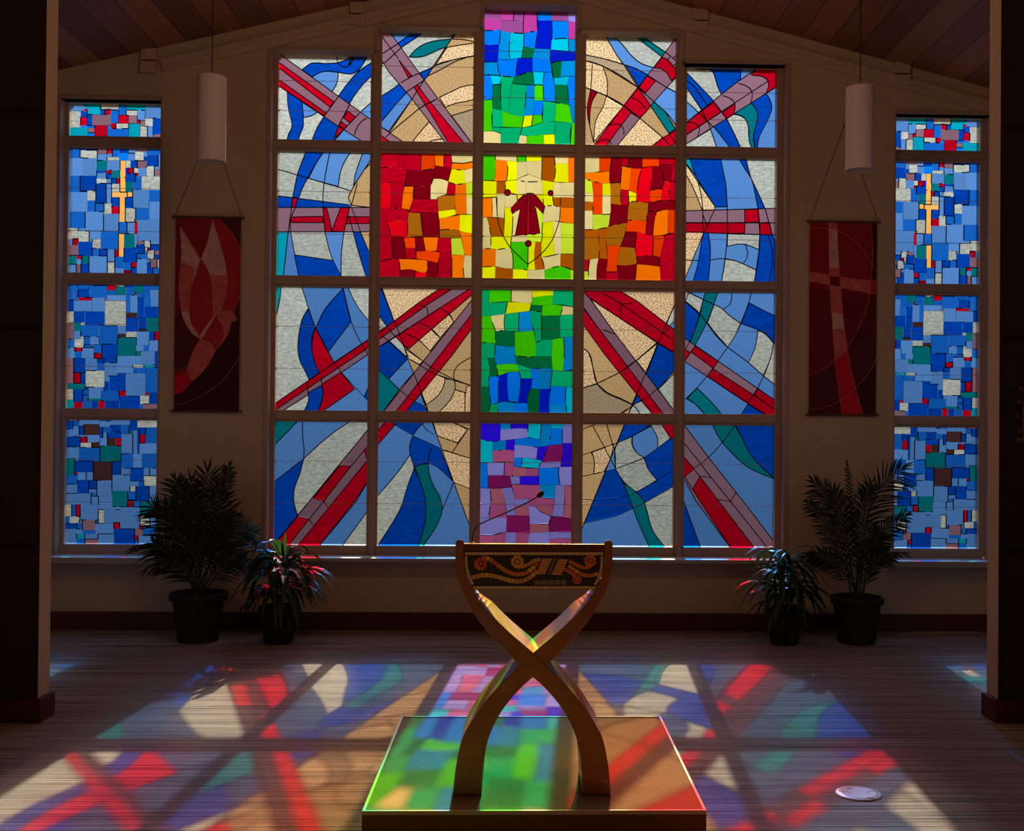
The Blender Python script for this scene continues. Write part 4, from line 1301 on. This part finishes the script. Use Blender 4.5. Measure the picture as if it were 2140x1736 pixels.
# reading desk between the horns
DARKW = mat('dark_walnut', (104, 66, 44), .4, .4, noise=(30, 4, 4), dark=.85)
xl, xr = xz(969, 1140)[0], 2*XM - xz(969, 1140)[0]; zt, zb = xz(1115, 1137)[1], xz(1115, 1152)[1]
b = MB(); b.box(xl-.012, xr+.012, YF+.006, YF+.03, zb, zt)
b.add([(x, y, z) for z in (0, 1) for x, y, z in ((xl-.012, YF+.03, zt-.012+z*.012), (xr+.012, YF+.03, zt-.012+z*.012), (xr+.012, YR-.01, zt-.165+z*.012), (xl-.012, YR-.01, zt-.165+z*.012))], [(0,3,2,1),(4,5,6,7),(0,1,5,4),(1,2,6,5),(2,3,7,6),(3,0,4,7)])
fin(b, 'desk_top', DARKW, lec, .002)
# mosaic
def mx(x, y): return xz(920 + x/4.34, 1000 + y/4.34, YF+.012)
GR = mat('mosaic_grout', (62, 56, 46), .9)
b = MB(); outl = [(216,660),(1484,660),(1480,800),(1455,890),(1412,1003),(298,1003),(258,910),(225,820)]
b.prism([mx(*p) for p in outl][::-1], YF+.014, YF+.05); mp_ = fin(b, 'mosaic_panel', [GR], lec)
tl = {k: mat('tile_' + k, c, .3, .8, noise=(60, 60, 60), dark=.8) for k, c in dict(cream=(244,222,176), black=(40,40,36), orange=(246,140,50), red=(234,96,50), yellow=(244,204,70), tan=(244,178,116), slate=(130,132,116), gold=(255,226,70)).items()}
TK = list(tl)
rt = random.Random(4); tm = MB()
def tile(q, kind, lift):
    c = (sum(p[0] for p in q)/len(q), sum(p[1] for p in q)/len(q)); q = [(c[0]+(p[0]-c[0])*.88, c[1]+(p[1]-c[1])*.88) for p in q]
    P2 = [mx(*p) for p in q]; y1 = YF+.0145; y0 = YF+.012-lift*.0008; n = len(q)
    tm.add([(p[0], y0, p[1]) for p in P2] + [(p[0], y1, p[1]) for p in P2], [list(range(n)), *[[i, (i+1) % n, n+(i+1) % n, n+i] for i in range(n)]], TK.index(kind))
def band(path, wd, kinds, lift, step=40):
    path = smooth_path(path, False); d = [0]
    for a, c in zip(path, path[1:]): d.append(d[-1] + math.hypot(c[0]-a[0], c[1]-a[1]))
    n = max(1, round(d[-1]/step)); pp = []
    for k in range(n+1):
        t = d[-1]*k/n; i = min(max(j for j in range(len(d)) if d[j] <= t+1e-9), len(path)-2); u = (t-d[i])/((d[i+1]-d[i]) or 1)
        a, c = path[i], path[i+1]; L = math.hypot(c[0]-a[0], c[1]-a[1]) or 1; nx, ny = -(c[1]-a[1])/L, (c[0]-a[0])/L
        x, y = a[0]+(c[0]-a[0])*u, a[1]+(c[1]-a[1])*u; pp.append(((x-nx*wd/2, y-ny*wd/2), (x+nx*wd/2, y+ny*wd/2)))
    for k in range(n): tile([pp[k][0], pp[k+1][0], pp[k+1][1], pp[k][1]], rt.choice(kinds), lift)
def rosette(cx, cy, r, kinds, lift):
    for k in range(8):
        a0, a1 = k*math.pi/4, (k+1)*math.pi/4; am = (a0+a1)/2
        tile([(cx+r*.42*math.cos(a0), cy+r*.42*math.sin(a0)), (cx+r*math.cos(a0), cy+r*math.sin(a0)), (cx+r*1.04*math.cos(am), cy+r*1.04*math.sin(am)), (cx+r*math.cos(a1), cy+r*math.sin(a1)), (cx+r*.42*math.cos(a1), cy+r*.42*math.sin(a1))], rt.choice(kinds), lift)
    tile([(cx+r*.38*math.cos(k*math.pi/3), cy+r*.38*math.sin(k*math.pi/3)) for k in range(6)], kinds[0], lift)
for gx in range(252, 1450, 60):            # dark ground
    for gy in range(697, 965, 54):
        a = max(gx, 250 + max(0, gy-830)*.38); c = min(gx+60, 1450 - max(0, gy-830)*.38)
        if c-a > 12: tile([(a, gy), (c, gy+rt.uniform(-6, 6)), (c, min(gy+54, 968)), (a, min(gy+54, 968))], 'slate' if gx > 850 and gy > 880 and gx < 1150 else 'black', 0)
band([(222,679),(1480,679)], 30, ['cream'], 4, 32); band([(296,986),(1410,986)], 28, ['cream'], 4, 32)
band([(234,700),(240,800),(262,880),(297,962)], 26, ['cream'], 4, 32); band([(1466,700),(1463,800),(1444,880),(1403,962)], 26, ['cream'], 4, 32)
rosette(367, 773, 60, ['red', 'orange'], 3); band([(375,722),(430,722),(500,765),(570,820),(640,855),(720,868),(790,848),(850,800),(890,765)], 42, ['orange', 'red', 'orange', 'gold'], 2)
rosette(700, 752, 60, ['yellow', 'tan'], 3); band([(690,795),(740,800),(800,775),(850,745),(910,732)], 36, ['yellow', 'tan'], 2, 34)
band([(285,898),(370,876),(450,876),(540,896),(630,922),(720,932),(800,905),(850,865),(885,830)], 44, ['yellow', 'tan', 'gold'], 2)
for r_ in range(6):
    y0, y1 = 726 + r_*24, 749 + r_*24
    xa = 915 - r_*8; xb = 1022 - r_*11
    tile([(xa, y0), (xb, y0-6), (xb-8, y1-6), (xa-6, y1)], 'tan', 5)
    xa = 1068 - r_*11; xb = 1166 - r_*11; tile([(xa, y0), (xb, y0+6), (xb-8, y1+6), (xa-8, y1)], 'tan', 5)
band([(1045,720),(1015,790),(985,870)], 26, ['slate'], 3, 30)
rosette(1360, 745, 56, ['orange'], 3); band([(1168,748),(1220,772),(1285,805),(1345,802),(1378,775)], 38, ['orange'], 2, 36)
rosette(1240, 915, 42, ['orange', 'red'], 3); band([(1120,818),(1180,850),(1225,880)], 34, ['orange', 'red'], 3, 34)
band([(1160,790),(1225,832),(1285,868),(1350,880),(1432,862)], 38, ['yellow', 'tan', 'orange'], 2, 36)
tm.v = [v - lec.location for v in tm.v]; mt_ = tm.make('mosaic_tiles', [tl[k] for k in TK], lec)
mt_.parent = mp_; recalc(mt_)

# microphone
BLK = mat('black_metal', (26, 22, 22), .4, .4)
mic = empty('microphone', 'thin black gooseneck microphone rising from the left of the lectern top', 'microphone', loc=(*atY(988, 1137, 5.13).xy, atY(988, 1137, 5.13).z))
def mpnt(x, y): return atY(x, y, 5.13)
mic.location = (mpnt(987, 1137).x, 5.13, zt-.010)
b = MB(); b.lathe([(0, -.001), (.016, -.001), (.016, .006), (.007, .012), (0, .013)], mic.location, 16); fin(b, 'base', BLK, mic)
pts = smooth_path([(mpnt(*p).x, mpnt(*p).z) for p in ((987,1139),(988,1118),(994,1103),(1003,1095),(1020,1087),(1060,1070),(1098,1052),(1115,1043),(1124,1037))], False)
b = MB(); b.tube([(p[0], 5.13, p[1]) for p in pts], .0028, 8); fin(b, 'gooseneck', mat('gooseneck', (60, 44, 38), .4, .5), mic)
a_, c_ = mpnt(1123, 1038), mpnt(1136, 1027); dd = c_ - a_
b = MB(); b.tube([a_, a_ + dd*.15, a_ + dd*.5, a_ + dd*.85, a_ + dd], [.004, .0095, .0125, .010, .003], 12); fin(b, 'windscreen', mat('foam', (34, 20, 20), .95), mic)

# ------------------------------------------------------------------ pendant lamps
SH = mat('white_shade', (236, 224, 212), 0.55, .3)
for (px, yt, yb, lab) in ((442, 160, 338, 'white cylindrical pendant lamp hanging above the banner with the dove'), (1797, 182, 356, 'white cylindrical pendant lamp hanging above the banner with the cross')):
    Yp = 8.8; T_ = atY(px+2, yt, Yp); B_2 = atY(px-2, yb, Yp); xc = (T_.x+B_2.x)/2; zt_, zb_ = T_.z, B_2.z
    pl = empty('pendant_lamp', lab, 'lamp', 'pendant lamps beside the big window', (xc, Yp, zb_))
    b = MB(); b.lathe([(.104, zb_+.01), (.104, zt_-.012), (.02, zt_-.004), (.02, zt_), (.1, zt_), (.1088, zt_-.006), (.1088, zb_), (.104, zb_)], (xc, Yp, 0), 48)
    o = fin(b, 'lamp_shade', SH, pl); o.data.polygons.foreach_set('use_smooth', [True]*len(o.data.polygons)); o.modifiers.new('edge', 'EDGE_SPLIT')
    b = MB(); b.lathe([(0, zb_+.02), (.1035, zb_+.02), (.1035, zb_+.03), (0, zb_+.03)], (xc, Yp, 0), 32); fin(b, 'diffuser', mat('frosted_diffuser', (190, 176, 164), .5), pl)
    b = MB(); b.tube([(xc, Yp, zt_-.004), (xc, Yp, cz(xc)-.012)], .0045, 8); fin(b, 'cord', BLK, pl)
    b = MB(); b.lathe([(0, cz(xc)-.05), (.05, cz(xc)-.045), (.06, cz(xc)-.005), (0, cz(xc)+.01)], (xc, Yp, 0), 24); fin(b, 'canopy', BLK, pl)

# ------------------------------------------------------------------ banners
BC = dict(a=(150,26,40), b=(182,36,46), c=(92,22,30), p=(226,164,150), o=(208,100,86), d=(120,24,36), x=(206,16,44), e=(66,20,28))
BN = dict(a='crimson', b='red', c='maroon', p='pink_silk', o='coral_silk', d='dark_crimson', x='bright_red', e='black_red')
BM = {k: mat('cloth_' + BN[k], v, .8, .2, noise=(16, 16, 16) if k in 'po' else (40, 40, 40), dark=.45 if k in 'po' else .88) for k, v in BC.items()}
def banner(ox, oy, k, quad, design, cords, rodpx, apex, lab, nm='hanging_banner'):
    Yb = YW - .03
    def q(x, y): p = atY(ox + x/k, oy + y/k, Yb); return (p.x, p.z)
    C = [q(*p) for p in quad]; x0 = (C[0][0]+C[3][0])/2; x1 = (C[1][0]+C[2][0])/2; z1 = (C[0][1]+C[1][1])/2; z0 = (C[2][1]+C[3][1])/2
    root = empty(nm, lab, 'banner', 'cloth banners on the window wall', ((x0+x1)/2, Yb, z0))
    P = []; cd = []
    for l in design:
        t = l.split(); pts = [tuple(float(a) for a in u.split(',')) for u in t[1:]]; P.append([q(*p) for p in smooth_path(pts, True)]); cd.append(t[0])
    ov, tris, lb, came = arrange(P, [], (x0, x1, z0, z1), True); names = ['a'] + cd; used = sorted(set(names[i] for i in lb))
    n = len(ov); V = [(p.x-root.location.x, 0, p.y-z0) for p in ov] + [(p.x-root.location.x, .006, p.y-z0) for p in ov]
    Fc = [list(t) for t in tris] + [[n+i for i in t][::-1] for t in tris]; ix = [used.index(names[i]) for i in lb]*2
    o = mesh('cloth', V, Fc, [BM[c] for c in used], root, ix); recalc(o)
    for l in cords:
        b = MB(); pts = smooth_path([q(*[float(a) for a in u.split(',')]) for u in l.split()], False)
        for a, c in zip(pts, pts[1:]):
            s = clip_seg(a, c, x0+.001, x1-.001, z0, z1)
            if s: b.bar((s[0][0], Yb-.001, s[0][1]), (s[1][0], Yb-.001, s[1][1]), .0035, .003)
        if b.v: fin(b, 'stitched_cord', mat('pink_cord', (214, 120, 98), .8), root)
    b = MB(); b.tube([(x0-.035, Yb, z1+.002), (x1+.035, Yb, z1+.002)], .009, 10); fin(b, 'rod', mat('rod_wood', (90, 60, 44), .5), root)
    b = MB(); b.tube([(x0-.03, Yb, z0+.012), (x1+.03, Yb, z0+.012)], .008, 10); fin(b, 'rod', mat('rod_wood', (90, 60, 44), .5), root)
    ap = atY(*apex, YW-.01)
    b = MB(); b.tube([(x0-.012, Yb, z1), tuple(ap)], .002, 5); b.tube([(x1+.012, Yb, z1), tuple(ap)], .002, 5); fin(b, 'hanging_string', mat('string', (60, 46, 38), .8), root)
    b = MB(); b.tube([(ap.x, YW-.03, ap.z+.003), (ap.x, YW+.002, ap.z+.003)], .004, 8); fin(b, 'nail', BLK, root)
banner(340, 430, 3.858, [(114,96), (632,93), (611,1667), (84,1663)], [
 'c 435,90 700,90 700,400 620,345 590,270 530,180',
 'd 60,80 115,96 112,900 60,900', 'd 60,800 160,850 290,1070 215,1240 200,1320 60,1340',
 'c 60,900 150,860 180,960 290,1075 190,1320 60,1350', 'b 430,95 530,180 590,270 625,350 625,700 570,850 465,850 510,700 515,560 490,400 440,220 400,110',
 'c 570,850 700,650 700,1250 430,1150 500,1000 560,930', 'e 90,1530 220,1430 330,1330 400,1210 500,1060 560,930 700,900 700,1700 60,1700 60,1530',
 'p 140,170 300,430 265,560 255,700 215,800 215,860 230,950 290,1040 315,1075 240,1030 170,920 145,800 132,640 150,450',
 'o 150,450 260,500 240,600 225,760 215,850 155,850 135,720 134,600',
 'p 400,112 440,220 490,400 518,560 515,700 465,860 415,890 400,720 400,600 370,530 308,430 360,290',
 'o 380,560 515,560 515,700 470,850 420,880 402,720',
 'b 305,440 370,530 400,640 405,800 415,890 330,1000 300,1040 230,950 215,820 230,650 265,560', 'p 300,1040 400,900 430,880 330,1050 315,1075',
 'o 435,890 480,850 540,845 575,865 600,925 555,935 540,1000 500,1080 430,1160 490,1040 480,970',
 'b 320,1075 430,890 480,970 490,1050 425,1160 380,1100', 'o 300,1075 380,1095 425,1165 400,1220 340,1320 230,1420 190,1330 240,1180', 'x 90,1365 190,1335 235,1415 160,1500 90,1525'],
 ['435,93 530,180 590,270 632,350', '148,170 150,450 132,640 145,800 170,920 240,1030 300,1072', '400,112 490,400 518,560 515,700 465,860', '148,170 310,430 370,530 400,640 405,800 415,890', '310,430 265,560 230,650 215,820 230,950 300,1045',
  '632,690 600,790 570,850', '90,1335 240,1280 380,1150 490,1010', '620,1220 560,1310 480,1410 360,1500 220,1575 90,1610', '435,890 480,970 497,1010 490,1080 425,1165 380,1105 300,1072'],
 None, (442, 264), 'tall dark red cloth banner with a pale dove on the wall')
banner(1660, 430, 3.858, [(136,131), (667,130), (655,1696), (110,1695)], [
 'd 100,640 380,700 620,710 700,740 700,1240 440,1230 330,1250 230,1320 100,1370', 'c 100,1380 220,1325 330,1255 400,1740 100,1740', 'e 425,1160 480,1080 560,950 700,900 700,1740 500,1740',
 'c 425,1160 520,1050 590,850 620,715 700,715 700,1240 560,1400 490,1480', 'e 618,120 700,120 700,600 615,600 632,400',
 'o 120,530 280,560 365,575 620,605 700,610 700,715 610,705 375,655 285,640 120,605', 'b 612,603 700,610 700,715 608,700',
 'p 278,120 345,120 365,590 285,590', 'o 280,500 362,500 370,600 285,600', 'o 278,120 345,120 348,185 280,185', 'd 287,565 366,575 372,655 290,640', 'o 290,645 375,655 400,950 425,1160 330,1240 310,1010',
 'p 300,860 392,870 400,990 308,995', 'x 330,1240 425,1160 460,1330 500,1480 570,1740 395,1740 350,1430'],
 ['278,120 280,400 290,700 310,1000 330,1250 360,1500 395,1740', '345,120 350,300 372,640 400,960 440,1230 490,1470 570,1740', '120,530 365,570 500,592 700,607', '120,603 285,636 450,675 700,715', '130,176 260,177 370,208 480,280 560,365 620,465 670,545', '617,120 634,380 612,640 600,760 540,930 430,1150 330,1245 240,1315 120,1370', '670,1210 590,1360 490,1470 370,1570 250,1625 100,1645'],
 None, (1764, 262), 'tall dark red cloth banner with a leaning cross and thin arcs on the wall')

# ------------------------------------------------------------------ plants
def leaf_mat(name, rgb, rough):
    if name in MATS: return MATS[name]
    mt = mat(name, rgb, rough, .4, noise=(12, 12, 12), dark=.8); n = mt.node_tree; N = n.nodes; b = N['Principled BSDF']
    tl_ = N.new('ShaderNodeBsdfTranslucent'); tl_.inputs[0].default_value = (*[min(1, v*2.2) for v in lin(rgb)], 1); ms = N.new('ShaderNodeMixShader'); ms.inputs[0].default_value = .3
    n.links.new(b.outputs[0], ms.inputs[1]); n.links.new(tl_.outputs[0], ms.inputs[2]); n.links.new(ms.outputs[0], N['Material Output'].inputs[0]); return mt
PALM = leaf_mat('palm_leaf', (24, 36, 18), .7); DRAC = leaf_mat('dracaena_leaf', (30, 54, 18), .5); STEM = mat('palm_stem', (50, 50, 30), .6); POT = mat('dark_plastic_pot', (34, 20, 16), .6); SOIL = mat('potting_soil', (30, 22, 16), 1)
def pot(root, r, h, c):
    b = MB(); x, y, z = c
    b.lathe([(0, 0), (r*.68, 0), (r*.70, .01), (r*.88, h*.84), (r*.98, h*.85), (r, h*.9), (r, h*.97), (r*.97, h), (r*.90, h), (r*.86, h*.9), (r*.86, h*.86)], c, 40)
    fin(b, 'pot', POT, root)
    b = MB(); b.lathe([(0, h*.88), (r*.87, h*.88), (r*.87, h*.80), (0, h*.80)], c, 24); fin(b, 'soil', SOIL, root)
def palm(px, prim, r, h, fronds, lab, seed):
    rn = random.Random(seed); Y0 = 9.56; p0 = atY(px, prim, Y0); c = (p0.x, Y0, 0)
    root = empty('potted_palm', lab, 'plant', 'potted palms by the window wall', c); pot(root, r, h, c)
    for fi, (pts, L, dy) in enumerate(fronds):
        ctrl = [atY(x, y, Y0) for x, y in pts]; ctrl[0] = Vector((p0.x + rn.uniform(-.06, .06), Y0 + rn.uniform(-.05, .05), h*.86))
        path = smooth_path([(p.x, p.z) for p in ctrl], False); path = smooth_path(path, False); n = len(path)
        P = [Vector((q[0], Y0 + dy * (k/(n-1))**1.3 + (ctrl[0].y - Y0) * (1 - k/(n-1)), q[1])) for k, q in enumerate(path)]
        b = MB(); b.tube(P, [.008 - .0062*k/(n-1) for k in range(n)], 6, 1)
        N_ = 27
        for k in range(N_):
            s = .22 + .78*k/(N_-1); t = s*(n-1); i = min(int(t), n-2); q = P[i].lerp(P[i+1], t-i); tg = (P[i+1]-P[i]).normalized()
            side = tg.cross(Vector((0, -1, 0))).normalized(); ln = L * (.55 + .45*math.sin(math.pi*min(1, .18 + s*.72))) * (1 - .35*max(0, s-.8)/.2)
            for sg in (-1, 1):
                d = (tg * (.75 + .9*max(0, s-.55)) + side*sg*(.8 if s < .97 else .25) + Vector((0, rn.uniform(-.35, .25), rn.uniform(-.1, .12)))).normalized()
                rdp = rn.uniform(.1, .35); ll = ln*rn.uniform(1.25, 1.75); wv = .0066; last = None; wd = d.cross(Vector((0, -1, .2))).normalized()
                vs = []
                for m_, ww in ((0, .5), (.35, 1), (.7, .8), (1, .06)):
                    pp = q + d*ll*m_ - Vector((0, 0, 1))*ll*rdp*m_*m_; pp.y = min(pp.y, YW-.05)
                    vs += [pp - wd*wv*ww, pp + wd*wv*ww]
                b.add(vs, [(0, 1, 3, 2), (2, 3, 5, 4), (4, 5, 7, 6)])
        b.v = [v - root.location for v in b.v]; b.make('frond', [PALM, STEM], root)
palm(415, 1245, .235, .40, [
 ([(420,1238),(426,1150),(429,1050),(427,985)], .21, .1), ([(425,1238),(452,1120),(473,1020),(486,972)], .09, -.1), ([(415,1238),(396,1120),(384,1040),(374,1000)], .15, -.1),
 ([(412,1238),(372,1140),(338,1080),(316,1062)], .17, .05), ([(410,1238),(365,1160),(335,1130),(304,1138)], .16, -.2), ([(425,1238),(465,1155),(500,1115),(536,1108)], .15, -.1),
 ([(425,1238),(465,1190),(495,1165),(528,1163)], .13, -.25), ([(430,1238),(448,1140),(452,1070),(444,1015)], .17, .15), ([(412,1238),(385,1180),(352,1165),(318,1185)], .15, -.1),
 ([(418,1238),(404,1130),(398,1060),(400,1005)], .18, .0), ([(415,1238),(380,1140),(358,1090),(335,1058)], .18, .2), ([(420,1238),(440,1160),(462,1110),(470,1080)], .15, .2),
 ([(418,1238),(412,1150),(410,1090),(416,1040)], .18, -.2)], 'bushy potted palm with upright fronds standing below the dove banner', 3)
palm(1791, 1256, .222, .385, [
 ([(1785,1248),(1792,1150),(1782,1050),(1777,968)], .05, .1), ([(1783,1248),(1762,1130),(1738,1050),(1700,1008)], .15, .0), ([(1783,1248),(1748,1150),(1712,1085),(1678,1046)], .10, -.15),
 ([(1790,1248),(1810,1110),(1842,1025),(1895,980)], .20, .1), ([(1790,1248),(1805,1160),(1848,1105),(1885,1074)], .11, -.1), ([(1788,1248),(1797,1120),(1800,1050),(1803,1010)], .15, -.2),
 ([(1790,1248),(1812,1180),(1842,1148),(1868,1150)], .12, -.2), ([(1785,1248),(1752,1185),(1714,1160),(1672,1158)], .11, -.2), ([(1788,1248),(1772,1120),(1764,1065),(1750,1022)], .14, .2),
 ([(1790,1248),(1822,1165),(1842,1128),(1850,1118)], .12, .1)], 'potted palm with open arching fronds standing below the cross banner', 9)
def dracaena(px, pcrown, prim, r, h, n, up, lab, seed):
    rn = random.Random(seed); Y0 = 9.50; c0 = atY(px, pcrown, Y0); c = (c0.x, Y0, 0)
    root = empty('potted_dracaena', lab, 'plant', 'leafy houseplants either side of the lectern', c); pot(root, r, h, c)
    b = MB()
    for dx, zz in ((-.03, c0.z+.02), (.05, c0.z-.10), (-.09, c0.z-.05)): b.tube([(c[0]+dx*.4, Y0, h*.86), (c[0]+dx*.8, Y0+.01, (h+zz)/2), (c[0]+dx, Y0, zz)], .011, 8)
    fin(b, 'stem', STEM, root)
    b = MB()
    def leaf(o, d, ln, wd, droop):
        d = d.normalized(); sd_ = d.cross(Vector((0, 0, 1))); sd_ = sd_.normalized() if sd_.length > .1 else Vector((1, 0, 0)); vs = []; p = Vector(o); dr = Vector(d); st = ln/7
        for k in range(8):
            ww = wd * [.35, .75, 1, 1, .9, .7, .4, .03][k]; q = Vector(p); q.y = min(q.y, YW-.05); q.z = max(q.z, .03); vs += [q - sd_*ww, q + Vector((0, 0, -.006*ww/wd)), q + sd_*ww]
            p = p + dr*st; dr = (dr + Vector((0, 0, -droop))).normalized()
        b.add(vs, [f for k in range(7) for f in ((3*k, 3*k+1, 3*k+4, 3*k+3), (3*k+1, 3*k+2, 3*k+5, 3*k+4))])
    for k in range(n):
        th = rn.uniform(0, 2*math.pi); el = rn.uniform(.1, 1.1); z = c0.z + rn.uniform(-.34, .04)
        leaf((c[0] + rn.uniform(-.06, .06), Y0, z), Vector((math.cos(th)*math.cos(el), math.sin(th)*math.cos(el)*.8, math.sin(el))), rn.uniform(.36, .60), rn.uniform(.020, .034), rn.uniform(.28, .46))
    for (x0, y0, x1, y1, wd) in up:
        a, e_ = atY(x0, y0, Y0), atY(x1, y1, Y0); leaf(a, e_ - a, (e_-a).length, wd, .01)
    b.v = [v - root.location for v in b.v]; b.make('foliage', DRAC, root)
dracaena(584, 1172, 1265, .165, .30, 78, [(592,1170,597,1110,.017), (548,1180,552,1110,.012), (597,1172,617,1146,.011), (585,1170,575,1130,.014)], 'drooping dracaena in a small pot next to the bushy palm', 5)
dracaena(1640, 1185, 1275, .165, .28, 74, [(1627,1170,1616,1120,.015), (1628,1166,1638,1136,.011), (1618,1165,1604,1148,.010), (1663,1200,1668,1160,.014)], 'drooping dracaena in a small pot next to the open arching palm', 8)

# ------------------------------------------------------------------ small things on floor and wall
WP = mat('white_plastic', (206, 190, 190), .35, .5)
fc = empty('floor_socket_cover', 'round white plastic floor socket cover set in the striped carpet', 'floor socket', loc=(1.667, 5.58, 0))
b = MB(); b.lathe([(0, 0), (.112, 0), (.112, .003), (.106, .007), (.094, .009), (.092, .005), (0, .005)], fc.location, 48); fin(b, 'ring', WP, fc)
b = MB(); b.lathe([(0, .005), (.090, .005), (.090, .0085), (.087, .0095), (0, .0095)], fc.location, 48); fin(b, 'lid', WP, fc)
TB = mat('shaded_slot', (120, 100, 100), .6)
for x, y, wx, wy in ((1.640, 5.655, .016, .011), (1.700, 5.503, .016, .010)):
    b = MB(); b.box(x-wx, x+wx, y-wy, y+wy, .009, .0115); fin(b, 'latch', WP, fc, .001)
for s in (-1, 1):
    b = MB(); X = 1.667; b.box(X+s*.088, X+s*.052, 5.592, 5.595, .0094, .0102); b.box(X+s*.052-.0015, X+s*.052+.0015, 5.574, 5.595, .0094, .0102); b.box(X+s*.052, X+s*.034, 5.573, 5.576, .0094, .0102)
    fin(b, 'finger_groove', TB, fc)
fv = empty('floor_vent', 'narrow pale floor vent against the dark baseboard at the far right', 'vent', loc=(3.76, 10.04, 0))
b = MB(); b.box(3.46, 4.06, 10.01, 10.065, 0, .006); fin(b, 'vent_frame', mat('vent_metal', (170, 150, 130), .4, .5, .3), fv, .001)
b = MB()
for k in range(28): b.box(3.475+k*.0205, 3.487+k*.0205, 10.018, 10.057, .006, .0085)
fin(b, 'grille', mat('vent_metal', (170, 150, 130), .4, .5, .3), fv)
mt2 = empty('floor_hatch', 'tan floor panel with a pale metal edge lying at the right margin', 'floor hatch', loc=(3.1, 5.9, 0))
b = MB(); b.box(2.735, 3.46, 5.4, 6.27, 0, .008); fin(b, 'panel', mat('tan_panel', (150, 120, 84), .8), mt2)
b = MB(); b.box(2.70, 2.735, 5.4, 6.30, 0, .011); b.box(2.735, 3.46, 6.27, 6.30, 0, .011); fin(b, 'metal_edge', mat('pale_metal', (170, 172, 180), .35, .5, .5), mt2, .001)
def ornament():
    root = empty('wall_ornament', 'small gold branched ornament on the dark wall at the right edge', 'ornament', loc=(atY(2138, 880, 6.9).x, 6.93, atY(2138, 880, 6.9).z))
    g = mat('aged_gold', (150, 110, 50), .4, .5, .6)
    b = MB(); c = Vector(root.location)
    b.tube([c + Vector((.02, 0, -.12)), c + Vector((.01, -.01, 0)), c + Vector((.02, -.01, .22))], [.006, .005, .003], 8); fin(b, 'stem', g, root)
    b = MB()
    for dx, dz in ((-.03, .03), (-.012, .12), (-.005, .2), (-.01, -.06), (.05, .08), (.06, .0)):
        p = c + Vector((dx, -.012, dz)); b.tube([c + Vector((.012, -.01, dz-.02)), p], .003, 6)
        for a in range(5):
            th = a*2*math.pi/5; q = p + Vector((math.cos(th)*.013, 0, math.sin(th)*.013)); b.tube([p, q, q + Vector((math.cos(th)*.006, 0, math.sin(th)*.006))], [.003, .005, .001], 6)
    fin(b, 'blossoms', g, root)
    b = MB(); b.box(c.x-.02, c.x+.06, 6.938, 6.950, c.z-.13, c.z-.10); fin(b, 'bracket', g, root)
ornament()
